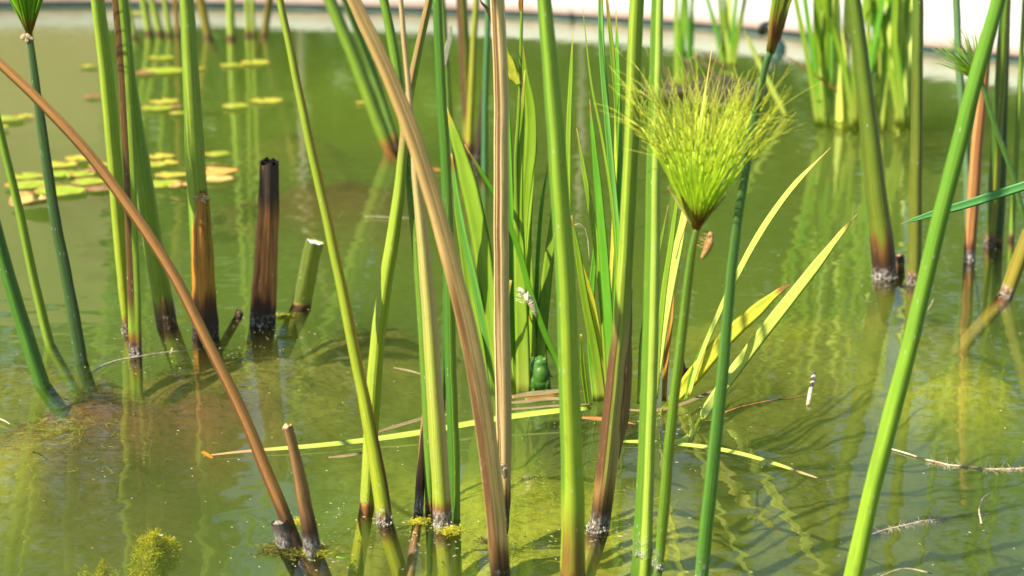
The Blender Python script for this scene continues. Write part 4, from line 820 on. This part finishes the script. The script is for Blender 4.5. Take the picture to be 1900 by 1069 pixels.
# ------------------------------------------------------------------ lily pads
def pad_mat():
    t = NT('lily pad'); uv = t.new('ShaderNodeUVMap').outputs[0]; sx = t.new('ShaderNodeSeparateXYZ'); t.link(uv, sx.inputs[0]); rad = sx.outputs[1]
    oi = t.new('ShaderNodeObjectInfo'); oc = t.new('ShaderNodeTexCoord').outputs['Object']
    n = t.noise(oc, 60, 4); vein = t.noise(t.scaled(uv, (70, 1, 1)), 1.0, 2)
    col = t.mix(t.math('MULTIPLY', t.rng(n, .4, .7), .5), oi.outputs['Color'], (.16, .25, .02))
    col = t.mix(t.math('MULTIPLY', t.rng(vein, .55, .7), .2), col, (.45, .5, .08))
    e = t.math('ADD', rad, t.math('MULTIPLY', t.math('SUBTRACT', n, .5), .5))
    col = t.mix(t.math('MULTIPLY', t.rng(e, .80, 1.02), .7), col, (.45, .13, .05))
    t.link(col, t.p.inputs['Base Color']); t.p.inputs['Roughness'].default_value = .35; t.link(t.bump(vein, .3, .001), t.p.inputs['Normal'])
    return t.m
M['pad'] = pad_mat()
PG, PY, PO, PP, PR = (.34, .45, .03), (.50, .50, .05), (.80, .40, .09), (.62, .50, .16), (.30, .16, .09)
def pad(label, x, y, wd, col, notch=0.0, curl=0.0, far=False):
    c = G(x, y, .003); r = wd * .5 * px2m(c); bm = bmesh.new(); uvl = bm.loops.layers.uv.verify(); N = 30; rows = []; s = x * .37 + y
    cx = bm.verts.new((0, 0, .0015))
    for q in (.3, .62, .88, 1.0):
        row = []
        for j in range(N + 1):
            th = notch + .12 + (6.2832 - .24) * j / N; rr = r * q * (1 + .06 * noise.noise(Vector((math.cos(th) * 1.5, math.sin(th) * 1.5, s))))
            z = curl * r * max(0, q - .3) ** 2 * (1.3 + math.cos(th * 2 + s)) + (.0022 * noise.noise(Vector((math.cos(th) * 2 * q, math.sin(th) * 2 * q, s))) + (.0014 if q == 1 else 0))
            row.append(bm.verts.new((rr * math.cos(th), rr * math.sin(th), z)))
        rows.append((q, row))
    def uvset(f, vals):
        for lp, v in zip(f.loops, vals): lp[uvl].uv = v
    for j in range(N): uvset(bm.faces.new((cx, rows[0][1][j], rows[0][1][j + 1])), ((j / N, 0), (j / N, .3), ((j + 1) / N, .3)))
    for (q0, a), (q1, b) in zip(rows, rows[1:]):
        for j in range(N): uvset(bm.faces.new((a[j], b[j], b[j + 1], a[j + 1])), ((j / N, q0), (j / N, q1), ((j + 1) / N, q1), ((j + 1) / N, q0)))
    o = obj('lily_pad', bm, M['pad']); o.location = c + Vector((0, 0, .001 * ((x * 7) % 3))); o.color = (*col, 1)
    md = o.modifiers.new('thick', 'SOLIDIFY'); md.thickness = .0012; md.offset = -1
    tag(o, label, 'lily pad', 'lily pads floating on the pond')
for a in (('green lily pad cut by the left edge of the picture', 14, 223, 62, PG, 1), ('small yellow green lily pad right of the one at the left edge', 46, 217, 34, PY, 2), ('small green lily pad below the one at the left edge', 2, 238, 30, PG, 3),
          ('largest bright green lily pad at the front of the left cluster', 112, 356, 98, PG, 4.2), ('yellow green lily pad left of the bluish green stalk, front of the cluster', 52, 345, 84, PG, .3), ('lily pad behind the yellow green one, far left of the cluster', 50, 330, 66, PG, 2.2),
          ('lily pad just right of the bluish green stalk, middle of the cluster', 120, 324, 66, PG, 5), ('pale lily pad at the back left of the cluster', 112, 308, 64, PY, 1.2), ('bright lily pad touching the orange brown leaning stalk, front of the cluster', 166, 339, 66, PG, 2.9),
          ('mid cluster lily pad left of the orange brown leaning stalk', 152, 326, 50, PG, .9), ('lily pad at the back of the cluster, left of the leaning stalk', 152, 297, 62, PY, 4.6), ('lily pad between the leaning stalk and the light green stalk', 190, 309, 50, PG, .2),
          ('purplish brown lily pad low in the cluster, under the leaning stalk', 186, 351, 56, PR, 1), ('reddish lily pad hidden in the gaps of the cluster', 178, 318, 40, PR, 3), ('lily pad at the back right of the cluster, beside the green stalk', 300, 291, 50, PY, 2.4),
          ('pale lily pad right of the green brown footed stalk', 282, 307, 60, PG, 1), ('yellowish lily pad second from the back, left of the pale thick stalk', 309, 303, 46, PY, 2), ('lily pad left of the pale thick stalk, middle row', 318, 326, 60, PY, 3.7), ('green lily pad left of the pale thick stalk, front row', 305, 345, 72, PG, 5.2),
          ('tan curled lily pad touching the pale thick stalk', 335, 350, 42, PP, 1.5, .25), ('orange lily pad right of the pale thick stalk', 408, 321, 74, PO, 2.6, .12), ('pale lily pad just below the orange one', 402, 333, 66, PP, 4), ('small green lily pad behind the orange one', 404, 289, 50, PG, .6),
          ('curled yellow and pink lily pad alone in front of the cluster', 62, 381, 88, PP, 1.6, .30), ('small pale lily pad left of the light green stalk, far back', 166, 124, 34, PG, 1), ('dull lily pad left of the light green stalk, midway', 172, 180, 34, PR, 1.4),
          ('farthest of the lily pads near the pale thick stalk, back', 300, 108, 50, PG, 2), ('large lily pad left of the pale thick stalk, back', 303, 132, 84, PG, 3), ('reddish lily pad beside the large one, back', 268, 137, 40, PR, 0), ('lily pad peeping right of the pale thick stalk, back', 366, 128, 32, PG, 0),
          ('pale lily pad left of the pale thick stalk, middle distance', 304, 190, 54, PY, 2), ('dull green lily pad below the pale one, middle distance', 293, 203, 60, PG, 4), ('small lily pad touching the left side of the pale thick stalk, middle distance', 330, 211, 34, PG, 3), ('brownish lily pad between two others, middle distance', 318, 200, 40, PR, 2),
          ('lily pad under the bright far stalk, back', 432, 122, 46, PG, 1), ('yellow lily pad right of the bright far stalk, back', 474, 117, 56, PY, 2), ('green lily pad alone in the open water, left of the slim leaning stalk', 437, 199, 50, PG, 3), ('yellow lily pad left of the slim yellow green stalk', 495, 188, 60, PY, 2),
          ('tiny yellow lily pad left of the far leaning pair', 672, 191, 24, PY, 1), ('tiny pale lily pad at the back near the leftmost far stalk', 242, 26, 46, PG, 0)):
    pad(*a)

# ------------------------------------------------------------------ frog
def frog():
    base = G(1003, 725, .004); k = px2m(base); H = 66 * k
    root = thing('frog', 'small bright green tree frog sitting on dead leaves between the reeds', 'frog', base)
    u = H / 33.0                                                   # one millimetre of a 33 mm frog
    bm = bmesh.new()
    def B(c, r, rot=None): blob(bm, Vector(c), r, rot, 3)
    Rx = lambda a: Matrix.Rotation(a, 4, 'X'); Rz = lambda a: Matrix.Rotation(a, 4, 'Y')
    B((0, 0, 12), (7.6, 5.6, 11.5), Rx(.22)); B((0, 1.0, 7), (8.2, 6.2, 7.0)); B((0, 1.6, 18), (7.6, 5.4, 8)); B((0, 2.0, 22.5), (7.2, 5.2, 6.5)); B((0, 2.4, 26), (6.8, 5.4, 5.0), Rx(.5)); B((0, 4.6, 28.8), (4.4, 4.2, 3.4), Rx(.5))
    for s in (-1, 1):
        B((s * 4.1, 1.6, 29.6), (2.1, 2.1, 2.0))
        B((s * 5.9, -.2, 6.5), (3.2, 3.9, 7.0), Rz(s * .2)); B((s * 7.6, 1.6, 4.6), (2.2, 5.0, 2.4)); B((s * 8.2, 3.5, 1.4), (1.9, 4.6, 1.2)); B((s * 7.0, -3, 1.0), (1.6, 3.2, .9))
        for t_ in (-.5, -.1, .35): tube(bm, [Vector((s * 7.0, -3, .8)), Vector((s * (7.0 + 3 * t_), -6, .7)), Vector((s * (7.0 + 5 * t_), -8.2, .6))], .75, .62, 7); B((s * (7.0 + 5 * t_), -8.4, .7), (.95, .95, .6))
    # arms: the left one (in the picture) held up against a leaf, the right one down to the side
    tube(bm, [Vector(p) for p in ((-5.6, 2, 19), (-7.9, 2, 19), (-8.6, 2.6, 22))], 2.3, 1.9, 9); tube(bm, [Vector(p) for p in ((-8.6, 2.6, 22), (-8.3, 3.4, 25.5), (-7.4, 4, 28.5))], 1.9, 1.3, 9)
    tube(bm, [Vector(p) for p in ((5.6, 2, 20), (7.2, 1.6, 18), (7.8, 2.2, 15.5))], 1.9, 1.5, 9); tube(bm, [Vector(p) for p in ((7.8, 2.2, 15.5), (8.6, 4, 13.2), (8.9, 6, 12))], 1.4, 1.0, 9)
    for (hx, hy, hz, dz) in ((-7.2, 4.4, 28.5, 1), (8.9, 6, 12, .2)):
        for q in (-1.0, -.3, .4, 1.1):
            e = Vector((hx + q * 1.7, hy + .8, hz + 2.2 * dz - abs(q) * .4)); tube(bm, [Vector((hx, hy, hz)), (Vector((hx, hy, hz)) + e) / 2, e], .62, .5, 6); B(e, (.8, .8, .8))
    bmesh.ops.scale(bm, vec=(u, u, u), verts=bm.verts[:]); bmesh.ops.translate(bm, vec=base, verts=bm.verts[:])
    t = NT('frog skin'); oc = t.new('ShaderNodeTexCoord').outputs['Object']; n = t.noise(oc, 210, 4); n2 = t.noise(oc, 90, 3)
    col = t.mix(t.rng(n2, .35, .65), (.030, .11, .006), (.058, .17, .010)); col = t.mix(t.rng(n, .58, .68), col, (.01, .05, .01))
    t.link(col, t.p.inputs['Base Color']); t.p.inputs['Roughness'].default_value = .52; t.link(t.bump(n, .6, .0006), t.p.inputs['Normal'])
    o = obj('body', bm, t.m, root); md = o.modifiers.new('skin', 'REMESH'); md.mode = 'VOXEL'; md.voxel_size = .48 * u; md.use_smooth_shade = True
    sm_ = o.modifiers.new('soft', 'SMOOTH'); sm_.iterations = 9; sm_.factor = .5
    em = NT('frog eye'); em.p.inputs['Base Color'].default_value = (.012, .01, .006, 1); em.p.inputs['Roughness'].default_value = .08
    for s in (-1, 1):
        bm = bmesh.new(); blob(bm, base + Vector((s * 5.35, 1.9, 29.9)) * u, (1.25 * u, 1.35 * u, 1.25 * u), None, 3); obj('eye', bm, em.m, root)
frog()

# ------------------------------------------------------------------ cast insect skins
def insect_skin(label, head, tail, Y, wd, cols, side=1, legs=True):
    a = P(*head, Y); b = P(*tail, Y); L = (b - a).length; d = (b - a).normalized(); out = Vector((side, -.3, 0)).normalized(); k = px2m(a); root = thing('insect_skin', label, 'insect skin', (a + b) / 2, 'cast insect skins')
    cs = []; prof = (.25, .62, .75, .55, .85, 1.0, .98, .95, .9, .85, .78, .7, .58, .42, .15)
    for i in range(57):
        s = i / 56; q = s * 14; j = min(13, int(q)); r = (prof[j] + (prof[j + 1] - prof[j]) * (q - j)) * wd * .5 * k * (1 + (.07 * math.cos(q * 6.283) if s > .3 else 0)); cs.append((a.lerp(b, s) + out * (math.sin(s * math.pi) * .10 * L), r))
    bm = bmesh.new(); sweep(bm, cs, 14, .05, .3, 0, 0, wob=.05); m = plain_mat('insect skin', *cols, 500, .45, .4, .0006); obj('body', bm, m, root)
    bm = bmesh.new()
    for i, s in enumerate((.14, .22, .3)):
        for sg in (-1, 1):
            p = a.lerp(b, s) + out * (.06 * L); e = p - out * wd * k * (.9 + .25 * i) + Vector((0, sg * .003, (.5 - i * .8) * .0035)); tube(bm, [p, (p + e) / 2 + d * (.10 * L * (i - .6)) + Vector((0, sg * .004, 0)), e], .0005, .0003, 5)
    obj('legs', bm, m, root)
    bm = bmesh.new(); q = a.lerp(b, .30) - out * 0
    for sg in (-1, 1): blob(bm, q + Vector((0, sg * .0025 - .001, 0)) + out * (.12 * L), (wd * k * .16, wd * k * .12, L * .16))
    obj('wing_pads', bm, m, root)
insect_skin('ribbed amber insect skin clinging to the stalk just below the open umbel', (1318, 430), (1301, 481), 1.80 if False else G(1221, 1056).y - .006, 17, ((.50, .30, .10), (.30, .14, .04)))
insect_skin('whitish insect skin hanging on a reed leaf above the frog', (962, 534), (995, 588), G(985, 706).y - .045, 14, ((.70, .64, .46), (.40, .32, .18)), 1)
insect_skin('grey brown insect skin on the upright straw stalk near its foot', (931, 860), (936, 888), G(934, 975).y - .022, 13, ((.40, .31, .18), (.20, .15, .09)), 1)

# ------------------------------------------------------------------ pump hose at the pond edge
hp = G(1432, 88); root = thing('pump_hose', 'black pump hose hooked over the pond edge behind the closed reddish umbel', 'hose', hp); kx = px2m(hp)
bm = bmesh.new(); pts = [(G(1440, 92) + Vector((0, 0, -.12)), 0), (G(1441, 90) + Vector((0, 0, .0)), 0), (P(1437, 66, hp.y), 0), (P(1428, 50, hp.y + .02), 0), (P(1418, 50, hp.y + .05), 0), (P(1414, 60, hp.y + .07), 0)]
sweep(bm, [(p, .013) for p, _ in catmull(pts, 30)], 14, 0, 0, 0, 0); bk = NT('black rubber'); bk.p.inputs['Base Color'].default_value = (.012, .014, .018, 1); bk.p.inputs['Roughness'].default_value = .35; obj('hose', bm, bk.m, root)
bm = bmesh.new(); sweep(bm, [(G(1441, 92) + Vector((0, -.005, z)), r) for z, r in ((-.10, .024), (-.02, .024), (.012, .024), (.02, .017), (.026, .014))], 16, 0, 0, 0, 0); obj('collar', bm, plain_mat('teal plastic', (.03, .10, .09), (.02, .06, .055), 30, .5), root)

# ------------------------------------------------------------------ algae
def algae_mat(name, c, c2):
    m = plain_mat(name, c, c2, 60, .9, 0)
    t = m.node_tree; p = t.nodes['Principled BSDF']; tr = t.nodes.new('ShaderNodeBsdfTranslucent'); mx = t.nodes.new('ShaderNodeMixShader'); mx.inputs[0].default_value = .4
    col = p.inputs['Base Color'].links[0].from_socket; t.links.new(col, tr.inputs[0]); t.links.new(p.outputs[0], mx.inputs[1]); t.links.new(tr.outputs[0], mx.inputs[2]); t.links.new(mx.outputs[0], t.nodes['Material Output'].inputs[0])
    return m
M['algae_y'] = algae_mat('yellow algae', (.66, .62, .05), (.40, .40, .03)); M['algae_o'] = algae_mat('olive algae', (.22, .21, .03), (.10, .10, .015)); M['algae_b'] = algae_mat('brown algae', (.17, .09, .03), (.07, .045, .015))
def fil(bm, p, d, ln, wdt, rq):
    """one flat wavy thread"""
    s = d.orthogonal().normalized(); n = d.cross(s); s = (s * rq.uniform(-1, 1) + n * rq.uniform(-1, 1)).normalized() * wdt; prev = None
    for i in range(5):
        q = i / 4; c = p + d * (ln * q) + Vector((rq.gauss(0, 1), rq.gauss(0, 1), rq.gauss(0, .4))) * ln * .10
        a, b = bm.verts.new(c - s * (1 - q * .7)), bm.verts.new(c + s * (1 - q * .7))
        if prev: bm.faces.new((prev[0], prev[1], b, a))
        prev = (a, b)
rq = random.Random(21); bms = {'algae_y': bmesh.new(), 'algae_o': bmesh.new(), 'algae_b': bmesh.new()}
for (p, ax_, ay_, d, c) in MW:
    key = 'algae_y' if c == YEL else 'algae_b' if c in (BRN, RED, DRK) else 'algae_o'
    for i in range(int(480 * min(2.2, .4 + ax_ * 6))):
        r_ = abs(rq.gauss(0, .55)); th = rq.uniform(0, 6.283); x, y = p.x + ax_ * r_ * math.cos(th), p.y + ay_ * r_ * math.sin(th); z, _ = floor_at(x, y)
        if y < .9: continue
        z = min(-.004, z + abs(rq.gauss(0, .007))); fil(bms[key], Vector((x, y, z)), Vector((rq.gauss(.3, 1), rq.gauss(0, .6), rq.gauss(0, .16))).normalized(), rq.uniform(.004, .016), rq.uniform(.0002, .0005), rq)
for k_, b_ in bms.items(): tag(obj('algae', b_, M[k_], None, False), 'drowned thready %s algae spread through the pond' % {'algae_y': 'yellow green', 'algae_o': 'olive', 'algae_b': 'brown'}[k_], 'algae', kind='stuff')
def clump(label, x, y, z, rx, rz, n, mat, flat=False, name='algae_clump', seed=1):
    c = G(x, y, z); rq = random.Random(seed); bm = bmesh.new()
    lobes = [(Vector((rq.gauss(0, .45) * rx, rq.gauss(0, .4) * rx, -abs(rq.gauss(0, .5)) * rz)), rq.uniform(.35, .6)) for _ in range(9)] + [(Vector((0, 0, rz * .35)), .35)]
    for i in range(n):
        v = Vector((rq.gauss(0, 1), rq.gauss(0, 1), rq.gauss(0, 1))).normalized()
        if flat:
            q = abs(rq.gauss(0, .55)); th = rq.uniform(0, 6.28); p = c + Vector((math.cos(th) * rx * q, math.sin(th) * rx * .8 * q, rq.uniform(-.0015, .0022))); d = Vector((rq.gauss(0, 1), rq.gauss(0, 1), rq.gauss(0, .12))).normalized()
        else:
            o_, q_ = rq.choice(lobes); g_ = rq.random() ** .4; p = c + o_ + Vector((v.x * rx, v.y * rx, v.z * rz)) * (q_ * g_); p.z = min(p.z, -.0015); d = (v + Vector((rq.gauss(0, 1), rq.gauss(0, 1), rq.gauss(0, .7)))).normalized()
        fil(bm, p, d, rq.uniform(.2, .6) * rx * (.7 if flat else .6), rq.uniform(.0003, .0007), rq)
    tag(obj(name, bm, mat, None, False), label, 'algae', 'tufts of algae')
clump('bright yellow green fluffy tuft of algae at the bottom left, just under the surface', 284, 1034, -.040, .021, .034, 6000, M['algae_y'], seed=1)
clump('small yellow tuft of algae left of the big tuft at the bottom left', 190, 1064, -.028, .010, .020, 1100, M['algae_y'], seed=2)
clump('flat floating scrap of algae round the short grey stub at the bottom', 520, 1020, .002, .020, .01, 900, M['algae_o'], True, 'algae_scrap', 3)
clump('flat floating scrap of algae round the cut tan stump at the bottom', 584, 1022, .002, .015, .01, 700, M['algae_y'], True, 'algae_scrap', 4)
clump('pale floating scrap of algae behind the cut tan stump', 556, 968, .002, .013, .01, 420, M['algae_y'], True, 'algae_scrap', 5)
clump('little floating scrap of algae at the split tan foot', 776, 968, .002, .010, .01, 360, M['algae_y'], True, 'algae_scrap', 6)
clump('little floating scrap of algae at the half straw foot', 838, 985, .002, .014, .01, 420, M['algae_y'], True, 'algae_scrap', 7)
clump('mossy floating scrap of algae between the dark stump and the green stump', 528, 588, .002, .016, .01, 520, M['algae_y'], True, 'algae_scrap', 8)
clump('floating scrap of algae at the foot of the slim tan brown stalk, bottom', 905, 1005, .002, .010, .01, 300, M['algae_o'], True, 'algae_scrap', 9)
# the two cut ends at the bottom left
cut_stump('slim tan cut stump leaning left, bottom left centre', [(580, 1028, 33), (572, 980, 30), (562, 930, 26), (553, 880, 22), (542, 830, 19), (532, 792, 19)], sm('tan cut culm', (.42, .24, .09), (.30, .15, .06), .04, .3, (.03, .016, .012), (.15, .07, .03), crust=1.6, blotch=.3, specks=.1, stripe=(.6, .8, (.18, .09, .03), -1, 3)), plain_mat('tan cut', (.6, .42, .2), (.4, .26, .12), 300), .002, tri=.14, ridges=.02)
cut_stump('short grey weathered stub at the foot of the orange brown leaning stalk', [(530, 1020, 32), (524, 995, 32), (517, 968, 31)], sm('grey stub', (.20, .17, .14), (.08, .06, .05), .012, .4, (.03, .02, .016), (.1, .07, .05), crust=1.8, blotch=.6, grime=(.05, .035, .03)), plain_mat('grey cut', (.4, .34, .26), (.2, .16, .12), 300), .002)

# ------------------------------------------------------------------ floating specks of pollen and chaff
rq = random.Random(31); bm = bmesh.new()
for i in range(900):
    if rq.random() < .55:
        cx, cy = rq.choice(((500, 610), (680, 950), (830, 990), (1110, 1000), (1240, 800), (1010, 760), (250, 660), (1640, 520), (570, 1020), (1840, 460), (380, 640)))
        p = G(cx + rq.gauss(0, 55), min(1120, max(80, cy + rq.gauss(0, 22))), .0012)
    else: p = G(rq.uniform(-60, 1960), 130 + 960 * rq.random() ** .8, .0012)
    a = rq.uniform(0, 6.28); l = rq.uniform(.0006, .0022); q = rq.uniform(.0004, .0008); d = Vector((math.cos(a), math.sin(a), 0)) * l; e = Vector((-math.sin(a), math.cos(a), 0)) * q; h = Vector((0, 0, .0004))
    v = [bm.verts.new(x) for x in (p + d, p + e, p - d, p - e, p + h)]
    for k in range(4): bm.faces.new((v[k], v[(k + 1) % 4], v[4]))
    bm.faces.new(v[:4][::-1])
tag(obj('chaff', bm, plain_mat('chaff', (.55, .50, .34), (.25, .22, .10), 30, .8, 0), None, False), 'specks of pollen and chaff floating on the pond', 'specks', kind='stuff')
